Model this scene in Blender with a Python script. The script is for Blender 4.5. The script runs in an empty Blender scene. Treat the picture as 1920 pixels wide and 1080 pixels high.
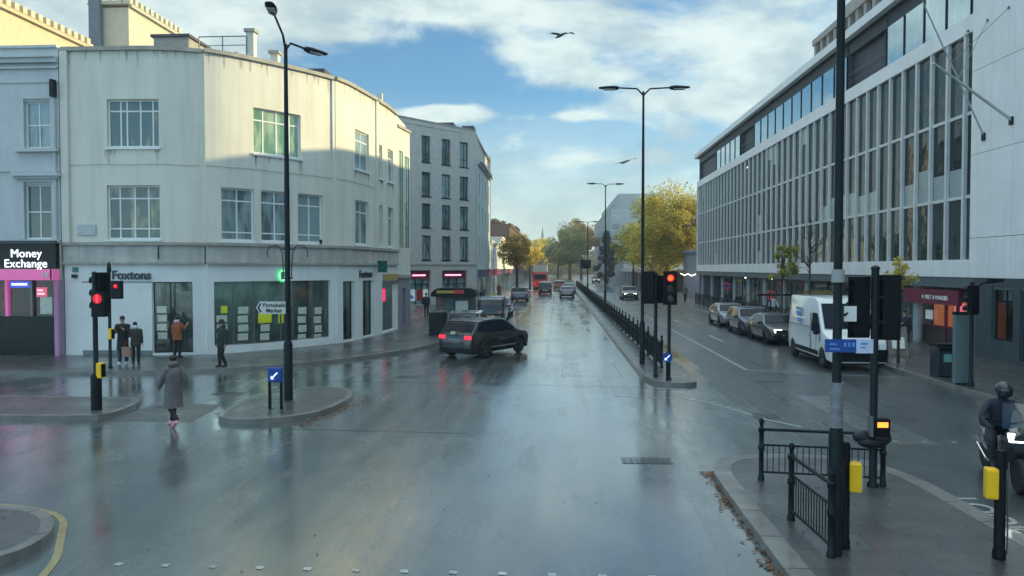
import bpy, bmesh, math, random
from mathutils import Vector, Matrix
random.seed(7)
R = math.radians
S = bpy.context.scene
# ------------------------------------------------------------------ camera
F, EH, VX, VY = 1400.0, 3.7, 1044.0, 502.0
YAW = math.atan((VX-960)/F); PIT = -math.atan((540-VY)/F*math.cos(YAW))
cam_d = bpy.data.cameras.new('camera'); cam = bpy.data.objects.new('camera', cam_d)
S.collection.objects.link(cam); S.camera = cam
cam.location = (0, 0, EH); cam.rotation_euler = (R(90)+PIT, 0, YAW)
cam_d.sensor_width = 36; cam_d.lens = F/1920*36; cam_d.clip_end = 5000; cam_d.clip_start = .1
# ------------------------------------------------------------------ light
SUN_AZ = R(18)      # sun stands ahead and to the right, measured from +X towards +Y
SUN_EL = R(16.0)
W = bpy.data.worlds.new('World'); S.world = W; W.use_nodes = True
nt = W.node_tree; N = nt.nodes; L = nt.links; N.clear()
def nd(t, **k):
    n = N.new(t)
    for a, b in k.items():
        if a.startswith('i_'):
            n.inputs[int(a[2:])].default_value = b
        else: setattr(n, a, b)
    return n
def mth(op, a, b=None, clamp=False):
    n = N.new('ShaderNodeMath'); n.operation = op; n.use_clamp = clamp
    for i, v in enumerate((a, b)):
        if v is None: continue
        if isinstance(v, (int, float)): n.inputs[i].default_value = v
        else: L.new(v, n.inputs[i])
    return n.outputs[0]
sky = nd('ShaderNodeTexSky', sky_type='NISHITA', sun_disc=False)
sky.sun_elevation = SUN_EL; sky.sun_rotation = R(90)-SUN_AZ; sky.air_density = 1.0; sky.dust_density = 0.6; sky.ozone_density = 1.6
tc = nd('ShaderNodeTexCoord'); D = tc.outputs['Generated']
sep = nd('ShaderNodeSeparateXYZ'); L.new(D, sep.inputs[0]); dz = sep.outputs[2]
def mapping(v, sc, loc=(0, 0, 0)):
    m = nd('ShaderNodeMapping'); m.inputs['Scale'].default_value = sc; m.inputs['Location'].default_value = loc
    L.new(v, m.inputs[0]); return m.outputs[0]
def noise(v, sc, det, rough=.5, dist=0.):
    n = nd('ShaderNodeTexNoise'); n.inputs['Scale'].default_value = sc; n.inputs['Detail'].default_value = det
    n.inputs['Roughness'].default_value = rough; n.inputs['Distortion'].default_value = dist
    L.new(v, n.inputs['Vector']); return n.outputs[0]
def rng(v, a, b, c=0., d=1., smooth=True):
    n = nd('ShaderNodeMapRange'); n.interpolation_type = 'SMOOTHSTEP' if smooth else 'LINEAR'
    L.new(v, n.inputs[0])
    for i, x in enumerate((a, b, c, d)): n.inputs[i+1].default_value = x
    return n.outputs[0]
def blob(px, py, wx, wy, gain):
    """soft patch of cloud (or of clear sky) round the direction seen at px, py"""
    f = cam.rotation_euler.to_matrix()
    d = (f @ Vector(((px-960)/F, (540-py)/F, -1))).normalized()
    right = d.cross(Vector((0, 0, 1))).normalized(); up = right.cross(d)
    def dot(vec):
        n = nd('ShaderNodeVectorMath', operation='DOT_PRODUCT'); L.new(D, n.inputs[0]); n.inputs[1].default_value = vec
        return n.outputs['Value']
    a = mth('DIVIDE', dot(right), wx/F); b = mth('DIVIDE', dot(up), wy/F)
    r2 = mth('ADD', mth('MULTIPLY', a, a), mth('MULTIPLY', b, b))
    g = mth('EXPONENT', mth('MULTIPLY', r2, -1))
    front = mth('GREATER_THAN', dot(d), 0)
    return mth('MULTIPLY', mth('MULTIPLY', g, front), gain)
v1 = mapping(D, (1, 1, 2.6), (.31, .12, .7))
n1 = noise(v1, 4.2, 11, .63, .4)
n2 = noise(mapping(D, (1, 1, 2.0), (3.1, 1.7, .2)), 9, 7, .6)
dens = mth('ADD', mth('MULTIPLY', n1, .8), mth('MULTIPLY', n2, .2))
for b_ in [(850, 125, 170, 75, -.24), (690, 170, 120, 70, -.12), (1010, 175, 120, 35, -.05), (1270, 150, 130, 40, -.06), (420, 40, 300, 60, .14), (760, 5, 330, 32, .2), (250, 200, 200, 120, .1), (1100, 300, 200, 50, .12), (950, 380, 200, 60, .1),
           (1380, 75, 230, 85, .15), (830, 212, 85, 16, .42), (1000, 98, 95, 26, .2), (1110, 145, 75, 22, .2), (980, 150, 50, 22, .16),
           (1070, 218, 60, 12, .24), (640, 60, 160, 18, .16), (900, 20, 160, 18, .14), (1200, 190, 120, 30, .12), (1450, 160, 120, 60, .1), (60, 60, 160, 90, .1)]:
    dens = mth('ADD', dens, blob(*b_))
dens = mth('ADD', dens, rng(dz, .5, .8, 0, .16))  # extra unseen cloud added overhead for a more neutral ambient light
cover = rng(dens, .45, .66)
low = rng(dz, .05, .25, 1, 0)                         # pale milky band near the horizon
vein = rng(noise(mapping(D, (1, 1, 7), (0, 0, 2)), 4, 6), .3, .7, .75, 1)
cover2 = mth('MAXIMUM', mth('MAXIMUM', cover, .03), mth('MULTIPLY', low, vein), True)
lit = rng(noise(mapping(D, (1, 1, 2.2), (.31, .15, .76)), 6, 8, .6), .36, .60)
ccol = nd('ShaderNodeMix', data_type='RGBA'); L.new(lit, ccol.inputs[0])
ccol.inputs[6].default_value = (2.05, 2.55, 2.65, 1); ccol.inputs[7].default_value = (3.35, 3.85, 3.65, 1)
skyt = nd('ShaderNodeMix', data_type='RGBA', blend_type='MULTIPLY'); skyt.inputs[0].default_value = 1
L.new(sky.outputs[0], skyt.inputs[6]); skyt.inputs[7].default_value = (.30, .54, .66, 1)
mx = nd('ShaderNodeMix', data_type='RGBA'); L.new(mth('MULTIPLY', cover2, .88), mx.inputs[0])
L.new(skyt.outputs[2], mx.inputs[6]); L.new(ccol.outputs[2], mx.inputs[7])
bg = nd('ShaderNodeBackground'); bg.inputs['Strength'].default_value = 0.1
# added gain: unseen sky overhead and behind is brightened to light the shaded fronts
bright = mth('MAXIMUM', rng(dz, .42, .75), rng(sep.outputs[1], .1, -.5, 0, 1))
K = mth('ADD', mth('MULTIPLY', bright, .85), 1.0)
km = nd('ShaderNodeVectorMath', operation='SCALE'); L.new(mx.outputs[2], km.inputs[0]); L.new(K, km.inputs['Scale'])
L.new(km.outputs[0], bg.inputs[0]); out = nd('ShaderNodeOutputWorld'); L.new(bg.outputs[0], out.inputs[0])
sl = bpy.data.lights.new('sun', 'SUN'); sl.energy = 2.4; sl.angle = R(.5); sl.color = (1, .81, .42)
so = bpy.data.objects.new('sun', sl); S.collection.objects.link(so)
sd = Vector((math.cos(SUN_EL)*math.cos(SUN_AZ), math.cos(SUN_EL)*math.sin(SUN_AZ), math.sin(SUN_EL)))
so.rotation_euler = sd.to_track_quat('Z', 'Y').to_euler(); so.location = sd*200
S.view_settings.view_transform = 'Standard'; S.view_settings.look = 'None'
S.view_settings.exposure = 1.45; S.view_settings.gamma = 1
# ------------------------------------------------------------------ pixel -> point helpers
_M = cam.rotation_euler.to_matrix()
def ray(x, y): return _M @ Vector(((x-960)/F, (540-y)/F, -1))
def G(x, y, z=0.):
    d = ray(x, y); t = (z-EH)/d.z; return Vector((d.x*t, d.y*t, z))
def atY(x, y, Y):
    d = ray(x, y); t = Y/d.y; return Vector((d.x*t, Y, EH+d.z*t))
def atX(x, y, X):
    d = ray(x, y); t = X/d.x; return Vector((X, d.y*t, EH+d.z*t))
# ------------------------------------------------------------------ materials
MATS = {}
def mat(name, col, rough=.6, var=.12, scale=3., bump=0., metal=0., spec=.5, col2=None, emit=None, estr=0., coat=0., stretch=(1, 1, 1), ior=1.45, bscale=None, streak=0.):
    if name in MATS: return MATS[name]
    m = bpy.data.materials.new(name); m.use_nodes = True; MATS[name] = m
    t = m.node_tree; n = t.nodes; l = t.links; b = n['Principled BSDF']
    b.inputs['Roughness'].default_value = rough; b.inputs['Metallic'].default_value = metal
    b.inputs['Specular IOR Level'].default_value = spec; b.inputs['IOR'].default_value = ior
    b.inputs['Coat Weight'].default_value = coat; b.inputs['Coat Roughness'].default_value = .06
    tcn = n.new('ShaderNodeNewGeometry'); mp = n.new('ShaderNodeMapping'); mp.inputs['Scale'].default_value = stretch
    l.new(tcn.outputs['Position'], mp.inputs[0])
    nz = n.new('ShaderNodeTexNoise'); nz.inputs['Scale'].default_value = scale; nz.inputs['Detail'].default_value = 6; nz.inputs['Roughness'].default_value = .6
    l.new(mp.outputs[0], nz.inputs['Vector'])
    mr = n.new('ShaderNodeMapRange'); mr.inputs[1].default_value = .3; mr.inputs[2].default_value = .7
    l.new(nz.outputs[0], mr.inputs[0])
    mi = n.new('ShaderNodeMix'); mi.data_type = 'RGBA'; l.new(mr.outputs[0], mi.inputs[0])
    c2 = col2 or tuple(c*(1-var) for c in col)
    mi.inputs[6].default_value = (*[c*(1+var*.5) if not col2 else c for c in col], 1); mi.inputs[7].default_value = (*c2, 1)
    src = mi.outputs[2]
    if streak:
        mp2 = n.new('ShaderNodeMapping'); mp2.inputs['Scale'].default_value = (2.2, 2.2, .16); l.new(tcn.outputs['Position'], mp2.inputs[0])
        nz2 = n.new('ShaderNodeTexNoise'); nz2.inputs['Scale'].default_value = 1.3; nz2.inputs['Detail'].default_value = 7; l.new(mp2.outputs[0], nz2.inputs['Vector'])
        mr2 = n.new('ShaderNodeMapRange'); mr2.inputs[1].default_value = .42; mr2.inputs[2].default_value = .72; mr2.inputs[4].default_value = streak
        l.new(nz2.outputs[0], mr2.inputs[0])
        m3 = n.new('ShaderNodeMix'); m3.data_type = 'RGBA'; l.new(mr2.outputs[0], m3.inputs[0]); l.new(src, m3.inputs[6])
        m3.inputs[7].default_value = (*[c*.45 for c in col], 1); src = m3.outputs[2]
    l.new(src, b.inputs['Base Color'])
    if bump:
        nb = n.new('ShaderNodeTexNoise'); nb.inputs['Scale'].default_value = bscale or scale*6; nb.inputs['Detail'].default_value = 5
        l.new(mp.outputs[0], nb.inputs['Vector'])
        bp = n.new('ShaderNodeBump'); bp.inputs['Strength'].default_value = bump; bp.inputs['Distance'].default_value = .02
        l.new(nb.outputs[0], bp.inputs['Height']); l.new(bp.outputs[0], b.inputs['Normal'])
    if emit:
        b.inputs['Emission Color'].default_value = (*emit, 1); b.inputs['Emission Strength'].default_value = estr
    return m
def glass_opaque(name, c1, c2, ior=1.6, rough=.03, wave=.04, metal=0.):
    """window glass seen from outside in daylight: dark room, blind or painted sky tone behind, mirror on top"""
    if name in MATS: return MATS[name]
    m = bpy.data.materials.new(name); m.use_nodes = True; MATS[name] = m
    t = m.node_tree; n = t.nodes; l = t.links; b = n['Principled BSDF']
    b.inputs['Roughness'].default_value = rough; b.inputs['IOR'].default_value = ior; b.inputs['Metallic'].default_value = metal
    g = n.new('ShaderNodeNewGeometry'); oi = n.new('ShaderNodeObjectInfo')
    mp = n.new('ShaderNodeMapping'); mp.inputs['Scale'].default_value = (1.3, 1.3, .35); l.new(g.outputs['Position'], mp.inputs[0])
    nz = n.new('ShaderNodeTexNoise'); nz.inputs['Scale'].default_value = 2.2; nz.inputs['Detail'].default_value = 3; l.new(mp.outputs[0], nz.inputs['Vector'])
    ad = n.new('ShaderNodeMath'); ad.operation = 'ADD'; l.new(nz.outputs[0], ad.inputs[0])
    ml = n.new('ShaderNodeMath'); ml.operation = 'MULTIPLY_ADD'; l.new(oi.outputs['Random'], ml.inputs[0]); ml.inputs[1].default_value = .5; ml.inputs[2].default_value = -.25
    l.new(ml.outputs[0], ad.inputs[1])
    mr = n.new('ShaderNodeMapRange'); mr.inputs[1].default_value = .42; mr.inputs[2].default_value = .62; l.new(ad.outputs[0], mr.inputs[0])
    mi = n.new('ShaderNodeMix'); mi.data_type = 'RGBA'; l.new(mr.outputs[0], mi.inputs[0])
    mi.inputs[6].default_value = (*c1, 1); mi.inputs[7].default_value = (*c2, 1); l.new(mi.outputs[2], b.inputs['Base Color'])
    nb = n.new('ShaderNodeTexNoise'); nb.inputs['Scale'].default_value = 1.1; l.new(g.outputs['Position'], nb.inputs['Vector'])
    bp = n.new('ShaderNodeBump'); bp.inputs['Strength'].default_value = wave; bp.inputs['Distance'].default_value = .15
    l.new(nb.outputs[0], bp.inputs['Height']); l.new(bp.outputs[0], b.inputs['Normal'])
    return m
def glass_clear(name):
    if name in MATS: return MATS[name]
    m = bpy.data.materials.new(name); m.use_nodes = True; MATS[name] = m
    t = m.node_tree; n = t.nodes; l = t.links; n.remove(n['Principled BSDF'])
    fr = n.new('ShaderNodeFresnel'); fr.inputs[0].default_value = 1.7
    tr = n.new('ShaderNodeBsdfTransparent'); tr.inputs[0].default_value = (.75, .82, .82, 1)
    gl = n.new('ShaderNodeBsdfGlossy'); gl.inputs['Roughness'].default_value = .02
    mx = n.new('ShaderNodeMixShader'); l.new(fr.outputs[0], mx.inputs[0]); l.new(tr.outputs[0], mx.inputs[1]); l.new(gl.outputs[0], mx.inputs[2])
    l.new(mx.outputs[0], n['Material Output'].inputs[0]); return m
def emis(name, col, s): return mat(name, (.02, .02, .02), .4, emit=col, estr=s)
def wet(name, dark, light, r0, r1, slabs=None, lane=False, coatw=.9):
    """wet ground: dark aggregate, film of water with smoother and rougher patches"""
    m = bpy.data.materials.new(name); m.use_nodes = True; MATS[name] = m
    t = m.node_tree; n = t.nodes; l = t.links; b = n['Principled BSDF']
    g = n.new('ShaderNodeNewGeometry')
    def ns(sc, det, st=(1, 1, 1), ro=.6):
        mp = n.new('ShaderNodeMapping'); mp.inputs['Scale'].default_value = st; l.new(g.outputs['Position'], mp.inputs[0])
        z = n.new('ShaderNodeTexNoise'); z.inputs['Scale'].default_value = sc; z.inputs['Detail'].default_value = det; z.inputs['Roughness'].default_value = ro
        l.new(mp.outputs[0], z.inputs['Vector']); return z.outputs[0]
    def mr(v, a, b_, c, d):
        q = n.new('ShaderNodeMapRange'); l.new(v, q.inputs[0])
        for i, x in enumerate((a, b_, c, d)): q.inputs[i+1].default_value = x
        return q.outputs[0]
    big = ns(.35, 5, (1, .22, 1) if lane else (1, 1, 1)); fine = ns(60, 3); mid = ns(1.1, 6, (1, .5, 1) if lane else (1, 1, 1))
    add = n.new('ShaderNodeMath'); add.operation = 'MULTIPLY_ADD'; l.new(mid, add.inputs[0]); add.inputs[1].default_value = .5; l.new(big, add.inputs[2])
    a = mr(add.outputs[0], .6, .9, 0, 1)
    mi = n.new('ShaderNodeMix'); mi.data_type = 'RGBA'; l.new(a, mi.inputs[0]); mi.inputs[6].default_value = (*dark, 1); mi.inputs[7].default_value = (*light, 1)
    sp = n.new('ShaderNodeMix'); sp.data_type = 'RGBA'; sp.blend_type = 'MULTIPLY'; sp.inputs[0].default_value = .6
    fm = mr(fine, .35, .65, .35, 1.6); cb = n.new('ShaderNodeCombineColor')
    for i in range(3): l.new(fm, cb.inputs[i])
    l.new(mi.outputs[2], sp.inputs[6]); l.new(cb.outputs[0], sp.inputs[7]); col = sp.outputs[2]
    if slabs:
        br = n.new('ShaderNodeTexBrick'); br.inputs['Scale'].default_value = 1; br.inputs['Brick Width'].default_value = slabs[0]; br.inputs['Row Height'].default_value = slabs[1]
        br.inputs['Mortar Size'].default_value = .012; br.inputs['Color1'].default_value = (1, 1, 1, 1); br.inputs['Color2'].default_value = (.72, .72, .74, 1); br.inputs['Mortar'].default_value = (.4, .4, .4, 1)
        l.new(g.outputs['Position'], br.inputs['Vector'])
        m2 = n.new('ShaderNodeMix'); m2.data_type = 'RGBA'; m2.blend_type = 'MULTIPLY'; m2.inputs[0].default_value = 1
        l.new(col, m2.inputs[6]); l.new(br.outputs[0], m2.inputs[7]); col = m2.outputs[2]
    l.new(col, b.inputs['Base Color'])
    b.inputs['IOR'].default_value = 1.45; b.inputs['Coat Weight'].default_value = coatw; b.inputs['Coat IOR'].default_value = 1.72
    l.new(mr(add.outputs[0], .55, .95, r1, r0), b.inputs['Roughness'])
    if lane:      # wheel tracks and drier bands along the lanes, and a ragged edge to the puddles
        tr_ = mr(ns(1.0, 4, (1.5, .035, 1), .65), .42, .62, 0, .13); pd = mr(ns(.55, 8, (1, .45, 1), .7), .50, .56, 0, .10)
        s1_ = n.new('ShaderNodeMath'); s1_.operation = 'ADD'; l.new(tr_, s1_.inputs[0]); l.new(pd, s1_.inputs[1])
        s2_ = n.new('ShaderNodeMath'); s2_.operation = 'ADD'; l.new(s1_.outputs[0], s2_.inputs[0]); l.new(mr(mid, .3, .7, r0, r1*.7), s2_.inputs[1]); l.new(s2_.outputs[0], b.inputs['Coat Roughness'])
    else: l.new(mr(mid, .3, .7, r0, r1), b.inputs['Coat Roughness'])
    bp = n.new('ShaderNodeBump'); bp.inputs['Strength'].default_value = .25; bp.inputs['Distance'].default_value = .006
    l.new(fine, bp.inputs['Height']); l.new(bp.outputs[0], b.inputs['Normal'])
    grain = ns(22, 4, (1, .6, 1) if lane else (1, 1, 1), .7); gm = n.new('ShaderNodeMath'); gm.operation = 'MULTIPLY_ADD'; l.new(grain, gm.inputs[0]); gm.inputs[1].default_value = .22; l.new(mid, gm.inputs[2])
    bp2 = n.new('ShaderNodeBump'); bp2.inputs['Strength'].default_value = .22; bp2.inputs['Distance'].default_value = .02
    l.new(gm.outputs[0], bp2.inputs['Height']); l.new(bp2.outputs[0], b.inputs['Coat Normal'])
    return m
def leafmat(name, cols):
    if name in MATS: return MATS[name]
    m = bpy.data.materials.new(name); m.use_nodes = True; MATS[name] = m
    t = m.node_tree; n = t.nodes; l = t.links; b = n['Principled BSDF']; b.inputs['Roughness'].default_value = .6
    g = n.new('ShaderNodeNewGeometry'); cr = n.new('ShaderNodeValToRGB')
    l.new(g.outputs['Random Per Island'], cr.inputs[0])
    e = cr.color_ramp.elements
    while len(e) < len(cols): e.new(.5)
    for i, c in enumerate(cols): e[i].position = i/(len(cols)-1); e[i].color = (*c, 1)
    l.new(cr.outputs[0], b.inputs['Base Color'])
    tl = n.new('ShaderNodeBsdfTranslucent'); l.new(cr.outputs[0], tl.inputs[0])
    mx = n.new('ShaderNodeMixShader'); mx.inputs[0].default_value = .35; l.new(b.outputs[0], mx.inputs[1]); l.new(tl.outputs[0], mx.inputs[2])
    l.new(mx.outputs[0], n['Material Output'].inputs[0]); return m
# ------------------------------------------------------------------ mesh builder
ORIG = {}
class MB:
    def __init__(s): s.v = []; s.f = []; s.m = []; s.mi = 0
    def mat(s, i): s.mi = i; return s
    def face(s, pts):
        k = len(s.v); s.v += [tuple(p) for p in pts]; s.f.append(list(range(k, k+len(pts)))); s.m.append(s.mi); return s
    def grid(s, rows, close=False, cap=False):
        k = len(s.v); n = len(rows[0])
        for r in rows: s.v += [tuple(p) for p in r]
        for i in range(len(rows)-1):
            for j in range(n if close else n-1):
                a = k+i*n+j; b = k+i*n+(j+1) % n
                s.f.append([a, b, b+n, a+n]); s.m.append(s.mi)
        if cap:
            s.f.append([k+j for j in range(n)][::-1]); s.m.append(s.mi)
            s.f.append([k+(len(rows)-1)*n+j for j in range(n)]); s.m.append(s.mi)
        return s
    def box(s, x0, x1, y0, y1, z0, z1):
        return s.obox((x0, y0, z0), (x1-x0, 0, 0), (0, y1-y0, 0), (0, 0, z1-z0))
    def obox(s, o, a, b, c):
        o, a, b, c = map(Vector, (o, a, b, c)); p = [o, o+a, o+a+b, o+b, o+c, o+a+c, o+a+b+c, o+b+c]
        k = len(s.v); s.v += [tuple(q) for q in p]
        for f in ((3, 2, 1, 0), (4, 5, 6, 7), (0, 1, 5, 4), (1, 2, 6, 5), (2, 3, 7, 6), (3, 0, 4, 7)):
            s.f.append([k+i for i in f]); s.m.append(s.mi)
        return s
    def cbox(s, c, sx, sy, sz, rz=0):
        u = Vector((math.cos(rz), math.sin(rz), 0)); w = Vector((-math.sin(rz), math.cos(rz), 0))
        o = Vector(c)-u*sx/2-w*sy/2-Vector((0, 0, sz/2))
        return s.obox(o, u*sx, w*sy, (0, 0, sz))
    def cyl(s, p0, p1, r0, r1=None, n=12):
        p0, p1 = Vector(p0), Vector(p1); r1 = r0 if r1 is None else r1
        d = (p1-p0).normalized(); a = d.orthogonal().normalized(); b = d.cross(a)
        rows = [[p+(a*math.cos(t)+b*math.sin(t))*r for t in [2*math.pi*i/n for i in range(n)]] for p, r in ((p0, r0), (p1, r1))]
        return s.grid(rows, True, True)
    def tube(s, pts, rs, n=8):
        pts = [Vector(p) for p in pts]
        if not hasattr(rs, '__len__'): rs = [rs]*len(pts)
        rows = []; a = None
        for i, p in enumerate(pts):
            d = (pts[min(i+1, len(pts)-1)]-pts[max(i-1, 0)]).normalized()
            if a is None: a = d.orthogonal().normalized()
            a = (a-d*a.dot(d)).normalized(); b = d.cross(a)
            rows.append([p+(a*math.cos(t)+b*math.sin(t))*rs[i] for t in [2*math.pi*k/n for k in range(n)]])
        return s.grid(rows, True, True)
    def lathe(s, c, prof, n=14, sx=1, sy=1):
        c = Vector(c)
        rows = [[c+Vector((r*sx*math.cos(t), r*sy*math.sin(t), z)) for t in [2*math.pi*k/n for k in range(n)]] for r, z in prof]
        return s.grid(rows, True, True)
    def ball(s, c, r, sx=1, sy=1, sz=1, n=10):
        return s.lathe(c, [(max(1e-4, r*math.sin(math.pi*i/n)), -r*sz*math.cos(math.pi*i/n)) for i in range(n+1)], n+4, sx, sy)
    def poly(s, pts, z0, z1, top=True, bot=False, sides=True):
        n = len(pts); A = sum(pts[i][0]*pts[(i+1) % n][1]-pts[(i+1) % n][0]*pts[i][1] for i in range(n))
        if A < 0: pts = pts[::-1]
        if top: s.face([(p[0], p[1], z1) for p in pts])
        if bot: s.face([(p[0], p[1], z0) for p in pts[::-1]])
        if sides:
            for i in range(n):
                a, b = pts[i], pts[(i+1) % n]; s.face([(a[0], a[1], z0), (b[0], b[1], z0), (b[0], b[1], z1), (a[0], a[1], z1)])
        return s
    def build(s, name, mats, parent=None, smooth=None, merge=False):
        o = root = parent
        while root is not None and root.parent is not None: root = root.parent
        off = Vector(ORIG.get(root.name, (0, 0, 0))) if root else Vector()
        me = bpy.data.meshes.new(name)
        me.from_pydata([tuple(Vector(v)-off) for v in s.v], [], s.f)
        if not isinstance(mats, (list, tuple)): mats = [mats]
        for m in mats: me.materials.append(m)
        me.polygons.foreach_set('material_index', s.m)
        if merge:
            bm = bmesh.new(); bm.from_mesh(me); bmesh.ops.remove_doubles(bm, verts=bm.verts, dist=1e-4)
            bmesh.ops.recalc_face_normals(bm, faces=bm.faces); bm.to_mesh(me); bm.free()
        if smooth is not None:
            me.polygons.foreach_set('use_smooth', [True]*len(me.polygons)); me.set_sharp_from_angle(angle=R(smooth))
        me.update()
        ob = bpy.data.objects.new(name, me); S.collection.objects.link(ob)
        if parent: ob.parent = parent
        return ob
def tag(o, label, cat, group=None, kind=None):
    if label: o['label'] = label
    if cat: o['category'] = cat
    if group: o['group'] = group
    if kind: o['kind'] = kind
    return o
def thing(name, label, cat, loc=(0, 0, 0), rz=0, group=None):
    o = bpy.data.objects.new(name, None); S.collection.objects.link(o); o.empty_display_size = .2
    o.location = loc; o.rotation_euler.z = rz; ORIG[o.name] = tuple(loc) if rz == 0 else (0, 0, 0)
    return tag(o, label, cat, group)
def struct(name, mb, mats, label=None, kind='structure', **k):
    o = mb.build(name, mats, **k); o['kind'] = kind
    if label: o['label'] = label; o['category'] = name.replace('_', ' ')
    return o
def kids(o): return [c for c in bpy.data.objects if c.parent == o]
def dup(o, loc=None, rz=None, label=None, parent=None):
    c = o.copy(); S.collection.objects.link(c)
    if parent: c.parent = parent
    if loc is not None: c.location = loc
    if rz is not None: c.rotation_euler.z = rz
    if label: c['label'] = label
    for k in kids(o): dup(k, parent=c)
    return c
def text(body, size, m, parent, o, u, n, extr=.01, name='lettering', align='LEFT', up=None, bold=0., label=None, spacing=1.0):
    cu = bpy.data.curves.new('t', 'FONT'); cu.body = body; cu.size = size; cu.extrude = extr; cu.align_x = align; cu.offset = bold; cu.space_character = spacing; cu.resolution_u = 3
    t = bpy.data.objects.new('t', cu); S.collection.objects.link(t)
    bpy.context.view_layer.update()
    me = bpy.data.meshes.new_from_object(t.evaluated_get(bpy.context.evaluated_depsgraph_get()))
    bpy.data.objects.remove(t); me.name = name
    u = Vector(u).normalized(); n = Vector(n).normalized(); w = Vector(up).normalized() if up else n.cross(u)
    root = parent
    while root is not None and root.parent is not None: root = root.parent
    off = Vector(ORIG.get(root.name, (0, 0, 0))) if root else Vector()
    Mx = Matrix((u, w, n)).transposed().to_4x4(); Mx.translation = Vector(o)-off
    me.transform(Mx); me.materials.clear(); me.materials.append(m)
    ob = bpy.data.objects.new(name, me); S.collection.objects.link(ob)
    if parent: ob.parent = parent
    return ob
# ------------------------------------------------------------------ facade tools
class Path:
    """wall line seen from outside left to right; s runs along it"""
    def __init__(p, pts):
        p.p = [Vector((a[0], a[1], 0)) for a in pts]; p.s = [0]
        for a, b in zip(p.p, p.p[1:]): p.s.append(p.s[-1]+(b-a).length)
        p.L = p.s[-1]
    def at(p, s):
        for i in range(len(p.p)-1):
            if s <= p.s[i+1] or i == len(p.p)-2:
                t = (s-p.s[i])/(p.s[i+1]-p.s[i]); return p.p[i].lerp(p.p[i+1], t)
    def n(p, s):
        a, b = p.at(max(0, s-.05)), p.at(min(p.L, s+.05)); d = (b-a).normalized(); return Vector((d.y, -d.x, 0))
    def px(p, x):
        """s of the point of the line seen at image column x"""
        d = ray(x, 540); d = Vector((d.x, d.y, 0)).normalized(); k = Vector((d.y, -d.x, 0))
        for i in range(len(p.p)-1):
            a, b = p.p[i].dot(k), p.p[i+1].dot(k)
            if (a <= 0 <= b) or (b <= 0 <= a): return p.s[i]+(0-a)/(b-a)*(p.s[i+1]-p.s[i])
        return 0 if abs(p.p[0].dot(k)) < abs(p.p[-1].dot(k)) else p.L
def wall(mb, P, z0, z1, holes=(), depth=.18, s0=None, s1=None, off=0.):
    s0 = 0 if s0 is None else s0; s1 = P.L if s1 is None else s1
    ss = sorted({round(x, 4) for x in [s0, s1]+[q for q in P.s if s0 < q < s1]+[h[i] for h in holes for i in (0, 1) if s0 < h[i] < s1]})
    zz = sorted({round(x, 4) for x in [z0, z1]+[h[i] for h in holes for i in (2, 3) if z0 < h[i] < z1]})
    def q(s, z, d=0.): return P.at(s)+P.n(s)*(off-d)+Vector((0, 0, z))
    for a, b in zip(ss, ss[1:]):
        for c, d in zip(zz, zz[1:]):
            m_, k_ = (a+b)/2, (c+d)/2
            if any(h[0]-1e-3 < m_ < h[1]+1e-3 and h[2]-1e-3 < k_ < h[3]+1e-3 for h in holes): continue
            mb.face([q(a, c), q(b, c), q(b, d), q(a, d)])
    for h in holes:
        a, b, c, d = h[:4]; D_ = depth
        mb.face([q(a, c), q(a, c, D_), q(a, d, D_), q(a, d)][::-1]); mb.face([q(b, c), q(b, c, D_), q(b, d, D_), q(b, d)])
        mb.face([q(a, d), q(a, d, D_), q(b, d, D_), q(b, d)][::-1]); mb.face([q(a, c), q(a, c, D_), q(b, c, D_), q(b, c)])
    return mb
def band(mb, P, z0, z1, proud, s0=0, s1=None, back=.02):
    """moulding standing proud of a wall line"""
    s1 = P.L if s1 is None else s1
    ss = [s0]+[q for q in P.s if s0+.01 < q < s1-.01]+[s1]
    rows = []
    for s in ss:
        p, n = P.at(s), P.n(s); a = p+n*proud; b = p-n*back
        rows.append([b+Vector((0, 0, z0)), a+Vector((0, 0, z0)), a+Vector((0, 0, z1)), b+Vector((0, 0, z1))])
    mb.grid(rows, True, True); return mb
def window(par, P, h, cols=(), rows=(), fm=None, gm=None, depth=.14, fw=.05, ft=.05, name='window', one=False, sill=None):
    a, b, z0, z1 = h[:4]; A, B = P.at(a), P.at(b); u = (B-A); Lw = u.length; u.normalize(); n = Vector((u.y, -u.x, 0))
    o = A-n*depth; Z = Vector((0, 0, 1)); mb = MB()
    def bar(x0, x1, c0, c1, t=ft): mb.obox(o+u*x0+Z*c0-n*.01, u*(x1-x0), n*t, Z*(c1-c0))
    bar(0, fw, z0, z1); bar(Lw-fw, Lw, z0, z1); bar(fw, Lw-fw, z0, z0+fw); bar(fw, Lw-fw, z1-fw, z1)
    for c in cols: bar(Lw*c-fw*.4, Lw*c+fw*.4, z0+fw, z1-fw, ft*.8)
    for r in rows: zz = z0+(z1-z0)*r; bar(fw, Lw-fw, zz-fw*.4, zz+fw*.4, ft*.7)
    if sill:
        mb.obox(A-u*.06-n*.01+Z*(z0-.09), u*(Lw+.12), n*sill, Z*.085)
    g = MB() if not one else mb
    if one: mb.mat(1)
    q = o+n*.006
    g.face([q+Z*z0, q+u*Lw+Z*z0, q+u*Lw+Z*z1, q+Z*z1])
    w = mb.build(name, [fm, gm] if one else fm, par)
    if not one: g.build('pane', gm, w)
    return w
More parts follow.
